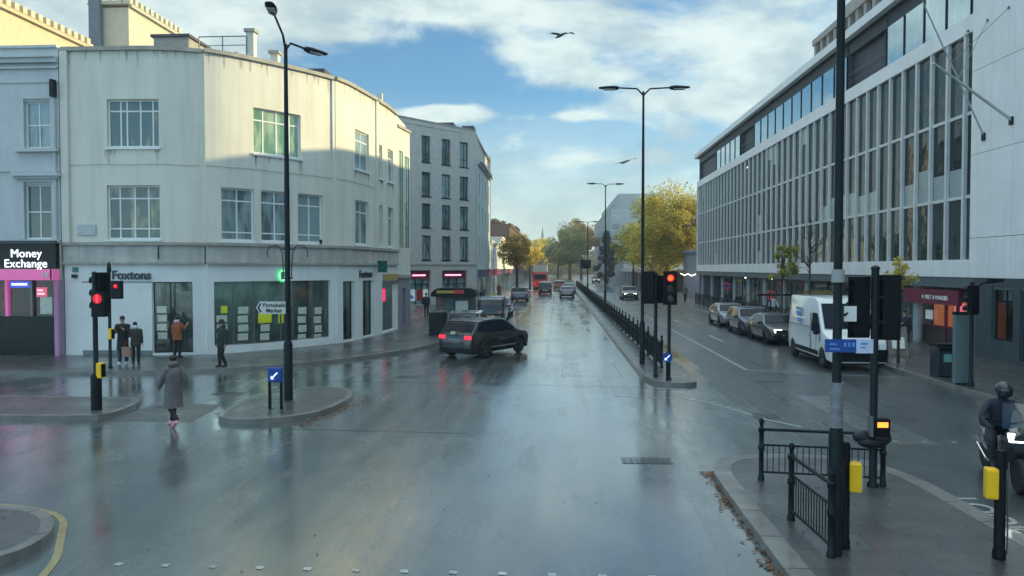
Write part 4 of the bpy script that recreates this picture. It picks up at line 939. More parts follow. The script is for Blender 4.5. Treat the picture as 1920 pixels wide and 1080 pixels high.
for i in range(len(ys)-1):
    a, b = ys[i], ys[i+1]; mb = MB()
    for zz in (.98, .80, .22): mb.box(3.73, 3.77, a+.05, b-.05, zz, zz+.035)
    k = 16 if i < 14 else 10
    for j in range(1, k): y = a+(b-a)*j/k; mb.box(3.741, 3.759, y-.010, y+.010, .25, .98)
    mb.build('panel', dark, mr)
# ================================================================== signals, bollards, signs
redl = emis('red_signal_lamp', (1, .13, .015), .75); redl2 = emis('red_man_lamp', (1, .02, .03), 1.5); ambl = emis('amber_wait_lamp', (1, .25, .03), 1.1)
lens = mat('dark_lens', (.02, .02, .025), .15, coat=.5)
def sig_head(par, c, face, lit=None, board=True, w=.30, h=.95, n_=3, bw=.14, bh=.12):
    """signal head at c; face = direction the lenses look"""
    f = Vector((*face, 0)).normalized(); u = Vector((-f.y, f.x, 0)); Z = Vector((0, 0, 1)); c = Vector(c)
    b = MB().obox(c-u*w/2-f*.09-Z*h/2, u*w, f*.18, Z*h); hd_ = b.build('signal_head', black, par)
    if board: MB().obox(c-u*(w/2+bw/2)+f*.02-Z*(h/2+bh/2), u*(w+bw), f*.02, Z*(h+bh)).build('backing_board', black, par)
    for i in range(n_):
        p = c+f*.09+Z*((n_-1)/2-i)*h/n_; r = min(w*.36, h/n_*.4)
        MB().cyl(p, p+f*.012, r, n=20).build('lens', mat('red_lens_glow', (.2, 0, 0), .3, emit=(1, .01, .01), estr=.7) if lit and lit[0] == i else lens, hd_)
        if lit and lit[0] == i: MB().cyl(p+f*.013, p+f*.018, r*.72, n=20).build('lit_disc', lit[1], hd_)
        rows = []
        for s_, k in ((.0, 1.12), (.2, 1.12)):
            rows.append([p+f*s_+(u*math.cos(q)+Z*math.sin(q))*r*k for q in [math.pi*(-.15+1.3*j/8) for j in range(9)]])
        v = MB().grid(rows); rows2 = [[q+Vector((0, 0, .004)) for q in r_] for r_ in rows]; v.grid(rows2); v.build('visor', black, hd_)
    return hd_
def post(par, p, h, r=.057, cap=True):
    MB().lathe(p, [(r*1.5, 0), (r*1.5, .05), (r, .08), (r, h), (r*1.15, h), (r*1.15, h+.04), (r*.4, h+.07)], 12).build('post', dark, par, smooth=50)
def push_box(par, c, face, lit=None, w=.17, h=.38, d=.15, front=None):
    f = Vector((*face, 0)).normalized(); u = Vector((-f.y, f.x, 0)); Z = Vector((0, 0, 1)); c = Vector(c)
    o = MB().obox(c-u*w/2-f*d/2-Z*h/2, u*w, f*d, Z*h).build('push_button_box', yel if lit is None else black, par)
    m = o.modifiers.new('b', 'BEVEL'); m.width = .015; m.segments = 2
    MB().obox(c-u*w*.4+f*d/2-Z*h*.42, u*w*.8, f*.012, Z*h*.84).build('push_button_face', front or black, o)
    if lit: MB().obox(c-u*w*.32+f*(d/2+.013)+Z*(h*.05), u*w*.64, f*.006, Z*h*.28).build('lit_panel', lit, o)
    return o
# median front signals
ms = thing('traffic_signal', 'traffic signal post showing red on the near end of the median', 'traffic light', tuple(G(1254, 712, .12)), group=None)
mx_, my_, _ = ms.location; post(ms, ms.location, 3.35)
sig_head(ms, (mx_+.0, my_-.15, 3.06), (-.02, -1), (0, redl), True, .30, .95)
m2_ = thing('traffic_signal', 'traffic signal post with its head turned away on the median', 'traffic light', (*G(1229, 706, .12)[:2], .12))
ax, ay, _ = m2_.location; post(m2_, m2_.location, 3.35); sig_head(m2_, (ax-.24, ay, 3.05), (.1, 1), None, True, .30, .95); sig_head(m2_, (ax+.14, ay-.02, 3.0), (.95, .3), None, False, .3, .9)
def keep_left(label, c, w, posts=True):
    x, y = c; t = thing('keep_left_sign', label, 'traffic sign', (x, y, .12))
    if posts:
        for s_ in (-1, 1): MB().box(x+s_*.15-.03, x+s_*.15+.03, y-.03, y+.03, .12, 1.05).build('post', black, t)
        o = MB().box(x-.19, x+.19, y-.05, y+.05, .80, 1.18).build('blue_box', bluem, t); m = o.modifiers.new('b', 'BEVEL'); m.width = .03; m.segments = 3
        zc, r, yy = .98, .17, y-.055
    else:
        MB().box(x-.03, x+.03, y-.03, y+.03, .12, .95).build('post', black, t); zc, r, yy = .86, .16, y-.06
    o = MB().cyl((x, yy, zc), (x, yy-.02, zc), r, n=24).build('disc', bluem, t, smooth=40)
    ar = MB(); k = r*.62
    a, b = Vector((x+k*.72, yy-.025, zc+k*.72)), Vector((x-k*.45, yy-.025, zc-k*.45)); d = (b-a).normalized(); nrm = Vector((-d.z, 0, d.x))
    ar.face([a+nrm*k*.16, b+nrm*k*.16, b-nrm*k*.16, a-nrm*k*.16]); ar.face([b+nrm*k*.6, b+d*k*.6, b-nrm*k*.6]); ar.build('white_arrow', emis('arrow_white', (.55, .75, 1), .7), o)
keep_left('lit blue keep left sign on two short posts on the left island', tuple(G(517, 767, .12)[:2]), .4)
keep_left('round blue keep left sign between the two signal posts', (3.5, 23.9), .4, False)
# left signal island
s1 = thing('traffic_signal', 'near left traffic signal post showing a lit red man', 'traffic light', tuple(G(181, 768, .12))); a0, b0, _ = s1.location
post(s1, s1.location, 3.42, .06); MB().lathe(s1.location, [(.13, 0), (.13, .85), (.07, .92)], 14).build('wide_base', black, s1, smooth=40)
sig_head(s1, (a0+.08, b0+.16, 3.05), (-1, .25), None, True, .3, .95)
hd_ = MB().box(a0+.06, a0+.40, b0-.25, b0-.06, 2.48, 3.10).build('crossing_head', black, s1)
MB().cyl((a0+.22, b0-.25, 2.93), (a0+.22, b0-.256, 2.93), .12, n=18).build('lens', mat('red_halo', (.1, 0, 0), .3, emit=(.7, 0, .02), estr=.35), hd_)
man = MB().ball((a0+.22, b0-.262, 3.01), .022, 1, .2, 1, 8).box(a0+.19, a0+.25, b0-.265, b0-.258, 2.90, 2.985).box(a0+.195, a0+.217, b0-.265, b0-.258, 2.84, 2.90).box(a0+.223, a0+.245, b0-.265, b0-.258, 2.84, 2.90); man.build('red_man', redl2, hd_)
push_box(s1, (a0+.14, b0-.02, 1.12), (1, -.2))
s2 = thing('traffic_signal', 'far left signal post on the pavement before the white shop wall', 'traffic light', tuple(G(207, 690, .12))); a1, b1, _ = s2.location
post(s2, s2.location, 3.45, .055); MB().lathe((a1, b1, 3.5), [(.05, 0), (.08, .1), (.06, .3), (.02, .42)], 10).build('finial', dark, s2)
hd_ = MB().box(a1+.22, a1+.56, b1-.25, b1-.06, 2.6, 3.24).build('crossing_head', black, s2); MB().cyl((a1+.38, b1-.25, 3.05), (a1+.38, b1-.256, 3.05), .08, n=16).build('lens', MATS['red_halo'], hd_); MB().cyl((a1+.38, b1-.257, 3.06), (a1+.38, b1-.26, 3.06), .03, n=10).build('red_man', redl2, hd_)
MB().box(a1, a1+.24, b1-.15, b1-.1, 2.8, 2.84).build('bracket', dark, s2)
push_box(s2, (a1+.10, b1-.08, 1.35), (1, -.3))
# foreground signal pole seen from behind
s3 = thing('traffic_signal', 'foreground signal pole with two black heads seen from behind', 'traffic light', tuple(G(1636, 912, .12))); a2, b2, _ = s3.location
post(s3, s3.location, 3.55, .06); sig_head(s3, (a2-.22, b2+.05, 3.05), (-.1, 1), None, True, .26, .9, bw=.1, bh=.1); sig_head(s3, (a2+.26, b2+.06, 3.05), (.1, 1), None, True, .26, .95, bw=.1, bh=.12)
MB().box(a2-.25, a2+.3, b2-.02, b2+.02, 3.2, 3.24).box(a2-.25, a2+.3, b2-.02, b2+.02, 2.8, 2.84).build('bracket', dark, s3)
push_box(s3, (a2+.06, b2-.12, 1.12), (0, -1), ambl, .26, .30, .16)
MB().box(a2-.12, a2-.08, b2-.2, b2-.06, .98, 1.3).build('silver_edge', greym, s3)
bag = MB()
for c, r, sx, sz in (((a2-.16, b2-.02, .94), .14, 1.3, .8), ((a2+.08, b2-.02, .93), .17, 1.2, .85), ((a2-.03, b2-.05, .86), .15, 1.6, .7)): bag.ball(c, r, sx, .7, sz, 10)
o = bag.build('black_bag', mat('black_plastic_bag', (.01, .012, .02), .35, .2, 5, .6), None, smooth=60); tag(o, 'lumpy black bag tied at the signal pole on the far railing', 'bag')
s4 = thing('push_button_post', 'short post with yellow push button unit beside the lamp column', 'crossing post', tuple(G(1582, 1027, .12)), group='crossing push button posts'); x, y, _ = s4.location
MB().lathe(s4.location, [(.075, 0), (.075, .1), (.065, .12), (.065, 1.33), (.05, 1.36)], 14).build('post', black, s4, smooth=40)
o = push_box(s4, (x+.11, y-.05, 1.05), (1, -.25), None, .17, .36, .14, front=mat('silver_panel', (.45, .47, .47), .3, .3, 30, metal=.3))
s5 = thing('push_button_post', 'short dark post with yellow unit at the right edge of the island', 'crossing post', tuple(G(1873, 1047, .12)), group='crossing push button posts'); x, y, _ = s5.location
MB().lathe(s5.location, [(.075, 0), (.075, .1), (.062, .12), (.062, 1.3), (.05, 1.34)], 14).build('post', black, s5, smooth=40)
push_box(s5, (x-.12, y-.02, 1.06), (-.3, -1), None, .14, .37, .15, front=yel); MB().box(x+.055, x+.066, y-.07, y-.05, .2, 1.32).build('silver_edge', greym, s5)
qx = atY(1822, 600, 23.2).x; s6 = thing('traffic_signal', 'traffic signal on the right pavement with a bracket arm before the dark shop', 'traffic light', (qx, 23.2, .12)); post(s6, s6.location, 3.1, .06)
sig_head(s6, (qx-.1, 22.95, 2.75), (-.3, 1), None, False, .26, .85); MB().tube([(qx, 23.2, 3.0), (qx+.25, 23.1, 3.25), (qx+.7, 23.1, 3.28)], .03).box(qx+.4, qx+.8, 23.0, 23.2, 3.27, 3.38).build('bracket_arm', dark, s6)
# market finger sign on the left lamp column island
fs_ = thing('direction_sign', 'white direction sign pointing left to the market', 'direction sign', (lx-.1, ly-.2, 3))
sp_ = Vector((atY(480, 577, ly-.2))); ep_ = Vector((atY(535, 577, ly-.2))); zc = (sp_.z+ep_.z)/2-.0; hh_ = .165
def arrow_plate(k, y, m, nm, par):
    return MB().face([(sp_.x+k*.8, y, zc), (sp_.x+.10+k*.5, y, zc-hh_+k), (ep_.x-k, y, zc-hh_+k), (ep_.x-k, y, zc+hh_-k), (sp_.x+.10+k*.5, y, zc+hh_-k)]).build(nm, m, par)
pb = MB(); pts = [(sp_.x, zc), (sp_.x+.10, zc-hh_), (ep_.x, zc-hh_), (ep_.x, zc+hh_), (sp_.x+.10, zc+hh_)]
pb.face([(p[0], ly-.20, p[1]) for p in pts]); pb.face([(p[0], ly-.17, p[1]) for p in pts[::-1]])
for i in range(5): p, q = pts[i], pts[(i+1) % 5]; pb.face([(p[0], ly-.2, p[1]), (p[0], ly-.17, p[1]), (q[0], ly-.17, q[1]), (q[0], ly-.2, q[1])])
plate = pb.build('plate', mat('sign_grey_white', (.55, .58, .56), .5, .05), fs_)
text('Portobello', .15, dark, plate, (sp_.x+.19, ly-.204, zc+.02), (1, 0, 0), (0, -1, 0), .002, bold=.003); text('Market', .15, dark, plate, (sp_.x+.27, ly-.204, zc-.125), (1, 0, 0), (0, -1, 0), .002, bold=.003)
MB().face([(sp_.x+.04, ly-.205, zc), (sp_.x+.11, ly-.205, zc-.12), (sp_.x+.16, ly-.205, zc-.12), (sp_.x+.09, ly-.205, zc), (sp_.x+.16, ly-.205, zc+.12), (sp_.x+.11, ly-.205, zc+.12)]).build('chevron', dark, plate)
MB().box(lx-.12, lx+.12, ly-.17, ly-.1, zc-.02, zc+.02).build('bracket', dark, fs_)
# roundels, bins, boards, cabinets
def roundel(label, x, y, z, r, ph, face=(0, -1)):
    t = thing('station_roundel', label, 'station sign', (x, y, .12), group='red roundel station signs'); MB().cyl((x, y, .12), (x, y, ph), .05, n=8).build('post', dark, t)
    rg = MB(); n = 24
    for y_ in (y-.06, y+.06):
        rg.grid([[(x+r*k*math.cos(2*math.pi*i/n), y_, z+r*k*math.sin(2*math.pi*i/n)) for i in range(n)] for k in (.68, 1.0)], True)
    rg.grid([[(x+r*math.cos(2*math.pi*i/n), y_, z+r*math.sin(2*math.pi*i/n)) for i in range(n)] for y_ in (y-.06, y+.06)], True)
    rg.build('red_ring', emis('roundel_red', (.5, .04, .04), .12), t); MB().box(x-r*1.25, x+r*1.25, y-.075, y+.075, z-r*.2, z+r*.2).build('blue_bar', bluem, t)
roundel('far red roundel over the station stairs near the grey side wall', 16.0, 71.5, 2.0, .33, 1.6); roundel('nearer red roundel on the dark railing behind the parked cars', 13.9, 49.5, 1.95, .28, 1.6)
sr = thing('station_railing', 'dark railings round the station stairs behind the parked cars', 'railing', (13.5, 45, .12))
for yy in range(44, 74, 2): MB().cyl((13.2, yy, .12), (13.2, yy, 1.35), .035, n=6).build('post', dark, sr)
mb = MB(); mb.box(13.17, 13.23, 44, 72, 1.25, 1.31); mb.box(13.18, 13.22, 44, 72, .3, .34); mb.box(13.18, 13.22, 44, 72, .8, .83)
for i in range(140): mb.box(13.19, 13.21, 44+i*.2, 44.02+i*.2, .3, 1.25)
mb.build('panel', dark, sr); MB().box(13.0, 16, 49.4, 49.46, 1.88, 2.0).build('cross_beam', dark, sr)
MB().box(15.2, 16.9, 47.0, 47.1, .9, 2.3).build('yellow_edged_board', mat('ochre_board', (.25, .2, .05), .6), sr)
def box_thing(name, label, cat, c, sx, sy, sz, m, trim=None, rz=0, bevel=.03, group=None):
    t = thing(name, label, cat, (*c, .12), group=group); o = MB().cbox((c[0], c[1], .12+sz/2), sx, sy, sz, rz).build('body', m, t); b = o.modifiers.new('b', 'BEVEL'); b.width = bevel; b.segments = 3
    if trim: MB().cbox((c[0], c[1], .12+sz+.04), sx*1.06, sy*1.06, .09, rz).build('lid', trim, t); MB().cbox((c[0], c[1], .15), sx*.9, sy*1.04, .06, rz).build('plinth', dark, t)
    return t
lb = box_thing('litter_bin', 'dark litter bin with pale green label on the right pavement', 'litter bin', (12.75, 25.4), .62, .55, 1.0, mat('bin_dark', (.02, .035, .05), .4, .2, 3, coat=.3), black)
MB().box(12.62, 12.86, 25.1, 25.12, .62, .88).build('label', mat('mint_label', (.15, .4, .34), .5), lb); MB().box(12.5, 13.0, 25.11, 25.13, .98, 1.08).build('slot', black, lb)
ap = box_thing('advert_panel', 'tall blank grey green street panel standing near the right kerb', 'street panel', tuple(atY(1808, 600, 23.6)[:2]), .62, .16, 2.15, mat('grey_green_panel', (.12, .17, .18), .45, .15, 1.5), dark)
db = box_thing('recycling_bin', 'large dark green street bin with shiny lid behind the turning car', 'street bin', (-6.35, 39.6), .95, .8, 1.22, darkg, mat('wet_lid', (.08, .1, .11), .12, coat=1), rz=.15, bevel=.05)
ab = thing('sandwich_board', 'pale sandwich board behind the van on the right pavement', 'pavement board', (14.0, 31.5, .12)); MB().obox((13.55, 31.3, .12), (.8, 0, 0), (0, .25, 1.15), (0, .03, 0)).build('board', mat('board_beige', (.28, .25, .22), .6, .3, 4), ab); MB().obox((13.55, 31.9, .12), (.8, 0, 0), (0, -.25, 1.15), (0, .03, 0)).build('board', MATS['board_beige'], ab)
MB().obox((13.7, 31.33, .4), (.5, 0, 0), (0, .1, .45), (0, -.02, 0)).build('poster', card, ab)
# newspaper kiosk
kx, ky = -7.0, 51.0
kt = thing('newspaper_kiosk', 'dark round roofed kiosk with yellow and red sign strip on the left pavement', 'kiosk', (kx, ky, .12))
MB().box(kx-1.2, kx+1.35, ky-.7, ky+.9, .12, 1.85).build('body', mat('kiosk_grey', (.06, .08, .09), .45, .3, 1.5), kt)
rows = []
for yy in (ky-1.0, ky+1.0): rows.append([(kx-1.5, yy, 1.75), (kx-1.5, yy, 1.95), (kx-1.3, yy, 2.2), (kx-1.0, yy, 2.32), (kx+1.2, yy, 2.32), (kx+1.5, yy, 2.2), (kx+1.6, yy, 1.95), (kx+1.6, yy, 1.75)])
MB().grid(rows, True, True).build('roof', dark, kt)
MB().box(kx-1.1, kx+.1, ky-1.03, ky-1.0, 1.98, 2.16).build('yellow_sign', mat('ochre_yellow', (.5, .38, .05), .5), kt); MB().box(kx+.1, kx+.75, ky-1.03, ky-1.0, 1.95, 2.2).build('red_sign', emis('kiosk_red', (.4, .03, .05), .12), kt)
MB().box(kx+.15, kx+1.0, ky-.75, ky-.7, .75, 1.45).build('white_poster', mat('poster_white', (.62, .68, .68), .5), kt); MB().box(kx-1.15, kx-.7, ky-.74, ky-.7, .2, 1.7).build('magazine_rack', mat('magazines', (.3, .2, .2), .5, .9, 9, col2=(.03, .05, .1)), kt)
MB().box(kx-.6, kx+.0, ky-.74, ky-.7, .15, 1.65).build('open_hatch', inm, kt)
hb2 = thing('hanging_sign', 'round black sign hanging above the blue umbrella', 'sign', (-10.4, 52, 3)); MB().cyl((-10.6, 52, 3.0), (-10.6, 51.9, 3.0), .32, n=20).build('disc', black, hb2); MB().box(-11.2, -10.6, 51.93, 51.97, 3.33, 3.37).build('bracket', dark, hb2); MB().box(-11.2, -11.14, 51.9, 52, .12, 3.4).build('post', dark, hb2)
# fallen leaves
lv = MB(); rl_ = random.Random(5)
def leaf(x, y, z, s):
    a = rl_.uniform(0, 6.3); d = Vector((math.cos(a), math.sin(a), rl_.uniform(-.15, .25)))*s; w = Vector((-math.sin(a), math.cos(a), rl_.uniform(-.2, .2)))*s*.7; p = Vector((x, y, z+s*.2))
    lv.face([p-d, p-w*.8, p+d*.6-w*.5, p+d, p+w*.6+d*.2, p+w*.9])
for i in range(850):
    y = rl_.uniform(8.6, 13.6); leaf(2.95-abs(rl_.gauss(0, .15)), y, .008, rl_.uniform(.03, .065))
for i in range(260): t = rl_.random(); p = G(560+t*130+rl_.gauss(0, 6), 797-t*52+abs(rl_.gauss(0, 6))-2, 0); leaf(p.x, p.y, .006, rl_.uniform(.025, .05))
for i in range(90): leaf(rl_.uniform(-6, 6), rl_.uniform(8.5, 24), .006, rl_.uniform(.015, .035))
for i in range(40): leaf(rl_.uniform(3.2, 5.8), rl_.uniform(8.5, 13.8), .126, rl_.uniform(.015, .035))
for i in range(60): leaf(rl_.uniform(2.3, 2.9), rl_.uniform(24, 60), .006, .03)
struct('fallen_leaves', lv, leafmat('brown_leaves', [(.16, .07, .03), (.28, .13, .05), (.10, .05, .03), (.32, .2, .1)]), 'wet brown fallen leaves along the kerbs', kind='stuff')
# ================================================================== vehicles
tyre = mat('tyre_rubber', (.012, .012, .013), .7, .2, 8); rim = mat('alloy_rim', (.35, .37, .38), .3, .15, 6, metal=.7); cglass = mat('car_glass', (.006, .014, .026), .08, ior=1.45, spec=.16)
archm = mat('arch_black', (.004, .004, .005), .8); chrome = mat('chrome', (.6, .62, .64), .12, metal=.9)
tail = emis('tail_lamp_lit', (.9, .015, .05), .55); tailoff = mat('tail_lamp_red', (.35, .01, .015), .2, coat=1); headl = emis('headlamp_lit', (1, 1, .75), 5); headoff = mat('headlamp_clear', (.45, .48, .5), .1, coat=1)
plate_y = mat('plate_yellow', (.55, .48, .2), .5); plate_w = mat('plate_white', (.6, .6, .58), .5)
def paint(name, c, metal=.3): return mat(name, c, .22, .04, 3, metal=metal, coat=1)
def vehicle(name, label, cat, loc, rz, prof, Wd, wheels, wr, col, side, front, rear, belt, top, taper=.16, group=None, lamps=None, plate=None, extras=None, trimz=.42, nose=.12):
    """prof: top outline from tail to nose [(y, z)]; side: list of side windows as polygons [(y, z)]; front and rear: (y0, z0, y1, z1) glass lines"""
    t = thing(name, label, cat, (0, 0, 0), group=group); y0, y1 = prof[0][0], prof[-1][0]; zb = .24
    def wf(y, z):
        k = 1.0
        if z > belt: k -= taper*((z-belt)/(top-belt))
        for e, s in ((y1, 1), (y0, -1)):
            d = abs(e-y)
            if d < .7: k -= nose*(1-d/.7)**2
        return k*(1-.04*max(0, (.55-z)/.3))
    ol = [(p[0], p[1]) for p in prof]
    low = [(y1-.02, zb+.05)]
    for wy in sorted(wheels, reverse=True):
        ra = wr+.05
        low += [(wy+ra*math.cos(a), max(zb, wr+ra*math.sin(a))) for a in [math.pi*i/9 for i in range(10)]]
    low += [(y0+.02, zb+.06)]; ol = ol+low; n = len(ol); cy, cz = (y0+y1)/2, .75
    def inset(p, d):
        v = Vector((cy-p[0], cz-p[1])); q = v.normalized()*d if v.length > d else v
        isw = any(math.hypot(p[0]-w_, p[1]-wr) < wr+.07 for w_ in wheels) and p[1] < wr*2+.2
        return p if isw else (p[0]+q.x, p[1]+q.y)
    body = MB(); rows = []
    for u, d in ((-1, .075), (-.985, .03), (-.93, .005), (-.6, 0), (0, -.012), (.6, 0), (.93, .005), (.985, .03), (1, .075)):
        row = []
        for p in ol:
            q = inset(p, d); row.append((u*Wd/2*wf(*q), q[0], q[1]))
        rows.append(row)
    body.grid(rows, True)
    body.face(rows[0]); body.face(rows[-1][::-1])
    b = body.build('body', col, t, smooth=38, merge=True)
    MB().box(-Wd/2+.12, Wd/2-.12, y0+.1, y1-.1, zb-.02, .62).build('underbody', archm, t)
    for wy in wheels:
        for s in (-1, 1):
            x = s*(Wd/2-.11); w = MB().lathe((0, 0, 0), [(wr*.62, -.10), (wr*.9, -.105), (wr, -.07), (wr, .07), (wr*.9, .105), (wr*.62, .10)], 22)
            w.v = [(x+v[2]*s, wy+v[0], wr+v[1]) for v in w.v]; wo = w.build('wheel', tyre, t, smooth=50)
            r_ = MB().cyl((x+s*.10, wy, wr), (x+s*.085, wy, wr), wr*.64, wr*.64, 20).mat(1)
            for k in range(5):
                a = 2*math.pi*k/5+.3; r_.mat(1).cyl((x+s*.104, wy+math.cos(a)*wr*.42, wr+math.sin(a)*wr*.42), (x+s*.1, wy+math.cos(a)*wr*.42, wr+math.sin(a)*wr*.42), wr*.13, n=8)
            r_.build('rim', [rim, archm], wo)
    for s in (-1, 1):
        for poly in side:
            MB().face([(s*(Wd/2*wf(y, z)*.9995+.004), y, z) for y, z in poly][::s]).build('side_window', cglass, t)
    for nm, g_ in (('windscreen', front), ('rear_window', rear)):
        if not g_: continue
        ya, za, yb, zb_ = g_; nx = 5; sg = 1 if nm == 'windscreen' else -1; dn = Vector((0, (zb_-za), -(yb-ya))).normalized()*.018
        if (dn.y > 0) != (sg > 0): dn = -dn
        rws = []
        for k in range(5):
            y, z = ya+(yb-ya)*k/4, za+(zb_-za)*k/4; hw = Wd/2*wf(y, z)*.90; rws.append([(hw*(-1+2*i/nx), y+dn.y, z+dn.z) for i in range(nx+1)])
        MB().grid(rws).build(nm, cglass, t)
    # doors seams, handles, mirrors
    sm = MB()
    for poly in side[:1]:
        ym = sum(p[0] for p in poly)/len(poly)
        for s in (-1, 1):
            for yy in (ym+.03,): sm.box(s*Wd/2*.993-.004, s*Wd/2*.993+.004, yy-.006, yy+.006, .45, belt-.03)
    sm.build('door_seams', archm, t)
    my = front[0]-.32 if front else y1-1.2
    for s in (-1, 1):
        MB().ball((s*(Wd/2+.09), my, belt+.07), .1, 1.1, .6, .8, 8).build('door_mirror', extras.get('mirror', col) if extras else col, t, smooth=60)
        MB().cbox((s*(Wd/2*.995), my-1.15, belt-.12), .03, .17, .025).build('door_handle', extras.get('handle', col) if extras else col, t)
    fl_, rl2 = lamps or (headoff, tailoff)
    for s in (-1, 1):
        zf, zr = (extras or {}).get('lz', (.68, .88)); hw = Wd/2
        MB().obox((s*hw*.52-(.17 if s > 0 else .17), y1-.10, zf-.06), (.34, 0, 0), (0, .10, 0), (0, -.03, .13)).build('headlight', fl_, t)
        MB().obox((s*hw*.70-.17, y0-.012, zr-.07), (.34, 0, 0), (0, .12, 0), (0, .02, .15)).build('tail_light', rl2, t)
    zr = (extras or {}).get('pz', .6); MB().box(-.26, .26, y0-.02, y0+.1, zr-.055, zr+.055).build('number_plate', plate_y, t); MB().box(-.26, .26, y1-.1, y1+.012, .47, .57).build('number_plate', plate_w, t)
    MB().box(-Wd*.33, Wd*.33, y1-.1, y1+.006, .6, .74).build('grille', archm, t); MB().box(-Wd*.42, Wd*.42, y0-.006, y0+.1, .27, .46).build('rear_bumper', archm, t)
    for o in kids(t):
        if o.name.split('.')[0] in ('side_window', 'windscreen', 'rear_window'):
            q = o.data.polygons[0]; c = q.center; w_ = Vector((c.x, 0, .0)) if o.name.startswith('side') else Vector((0, 0, 1))
            if q.normal.dot(w_) < 0: o.data.flip_normals()
    t.location = loc; t.rotation_euler.z = rz; return t
def suv(name, label, loc, rz, col, lamps=None, group=None, h=1.60, L_=4.35, W_=1.86, extras=None):
    k = L_/2; s = h/1.6
    prof = [(-k, .45), (-k-.02, .62), (-k+.02, .93*s), (-k+.10, 1.05*s), (-k+.52, 1.46*s), (-k+.50, 1.50*s), (-k+.9, 1.565*s), (-.45, 1.60*s), (.15, 1.57*s), (.45, 1.49*s), (1.12, 1.06*s), (1.3, 1.0*s), (1.85, .92*s), (k-.06, .78*s), (k, .62), (k-.01, .42)]
    side = [[(-k+.42, 1.12*s), (-k+.72, 1.45*s), (-.70, 1.50*s), (-.70, 1.03*s)], [(-.64, 1.03*s), (-.64, 1.50*s), (.12, 1.49*s), (.30, 1.43*s), (.85, 1.05*s)]]
    return vehicle(name, label, 'car', loc, rz, prof, W_, (-1.30, 1.32), .345, col, side, (1.08, 1.08*s, .50, 1.47*s), (-k+.14, 1.09*s, -k+.47, 1.42*s), .98*s, 1.6*s, .17, group, lamps, extras=extras)
def saloon(name, label, loc, rz, col, lamps=None, group=None, extras=None):
    k = 2.25
    prof = [(-k, .45), (-k-.02, .65), (-k+.03, .96), (-k+.12, 1.0), (-1.65, 1.04), (-1.0, 1.36), (-.3, 1.44), (.2, 1.42), (.45, 1.36), (1.15, .99), (1.4, .94), (1.9, .84), (k-.06, .70), (k, .58), (k-.01, .4)]
    side = [[(-1.35, 1.0), (-.92, 1.31), (-.42, 1.35), (-.42, .98)], [(-.36, .98), (-.36, 1.36), (.15, 1.35), (.36, 1.28), (.88, .98)]]
    return vehicle(name, label, 'car', loc, rz, prof, 1.82, (-1.35, 1.38), .325, col, side, (1.12, 1.01, .5, 1.34), (-1.62, 1.06, -1.05, 1.33), .94, 1.44, .22, group, lamps, extras=extras)
blk = mat('black_car_paint', (.003, .006, .009), .3, .04, 3, coat=1); slv = paint('silver_car_paint', (.15, .17, .19), .3); gry = paint('grey_car_paint', (.10, .12, .14), .5); wht = paint('white_van_paint', (.66, .70, .71), 0); rdp = paint('red_bus_paint', (.55, .02, .03), 0)
hd = math.atan2(.87, .5)-math.pi/2
tc_ = suv('turning_car', 'black crossover car turning with red tail lamps lit', (-3.05, 31.9, 0), hd, blk, (headoff, tail), extras={'pz': .62})
st_ = MB().box(-.18, .04, -2.20, -2.16, 1.0, 1.12); st_.build('rear_badge', mat('pale_sticker2', (.5, .52, .4), .5), tc_); tc_['x'] = 0
rr_ = MB()
for s in (-1, 1): rr_.tube([(s*.66, -1.5, 1.58), (s*.66, -.6, 1.64), (s*.66, .2, 1.60)], .018, 6)
rr_.build('roof_rails', chrome, tc_)
for s in (-1, 1): MB().tube([(s*.935, -1.55, 1.0), (s*.932, -.6, .99), (s*.93, .5, .985), (s*.925, .95, 1.02)], .012, 5).build('chrome_strip', chrome, tc_); MB().box(s*.925-.012, s*.925+.012, -.9, .95, .40, .46).build('sill_trim', chrome, tc_)
MB().box(-.3, .3, -2.215, -2.19, .78, .80).build('boot_strip', chrome, tc_)
sc_ = suv('parked_silver_car', 'grey car half hidden behind the turning black car', (-4.55, 38.2, 0), 0, gry, None, h=1.55)
def taxi(label, loc, rz, col=blk, lamps=None):
    k = 2.3
    prof = [(-k, .5), (-k-.02, .8), (-k+.05, 1.1), (-k+.28, 1.66), (-k+.6, 1.8), (-.3, 1.84), (.3, 1.80), (.6, 1.68), (1.15, 1.12), (1.4, 1.04), (2.0, .96), (k-.04, .82), (k, .6), (k-.01, .42)]
    side = [[(-k+.45, 1.15), (-k+.62, 1.62), (-.85, 1.70), (-.85, 1.10)], [(-.78, 1.10), (-.78, 1.70), (.15, 1.70), (.15, 1.10)], [(.21, 1.1), (.21, 1.69), (.42, 1.62), (.9, 1.12)]]
    t = vehicle('black_taxi', label, 'taxi', loc, rz, prof, 1.8, (-1.45, 1.4), .35, col, side, (1.12, 1.16, .66, 1.64), (-k+.10, 1.16, -k+.28, 1.6), 1.06, 1.84, .13, 'black taxis', lamps)
    MB().cbox((0, .25, 1.88), .42, .16, .12).build('roof_light', mat('taxi_light', (.5, .4, .15), .4), t); return t
taxi('black taxi parked by the kiosk on the left', (-4.25, 49.8, 0), 0); taxi('black taxi driving away in the middle of the far road', (-1.6, 104, 0), 0)
saloon('parked_car', 'pale grey car parked ahead of the kerbside taxi', (-4.35, 57.5, 0), 0, slv)
suv('parked_car', 'dark car by the autumn tree on the left kerb', (-4.1, 83, 0), 0, gry, (headoff, tailoff))
saloon('moving_car', 'silver saloon driving away beside the median', (1.25, 93.5, 0), 0, slv); suv('moving_car', 'dark red car far ahead between taxi and silver saloon', (.4, 125, 0), 0, paint('maroon_car_paint', (.12, .02, .03)))
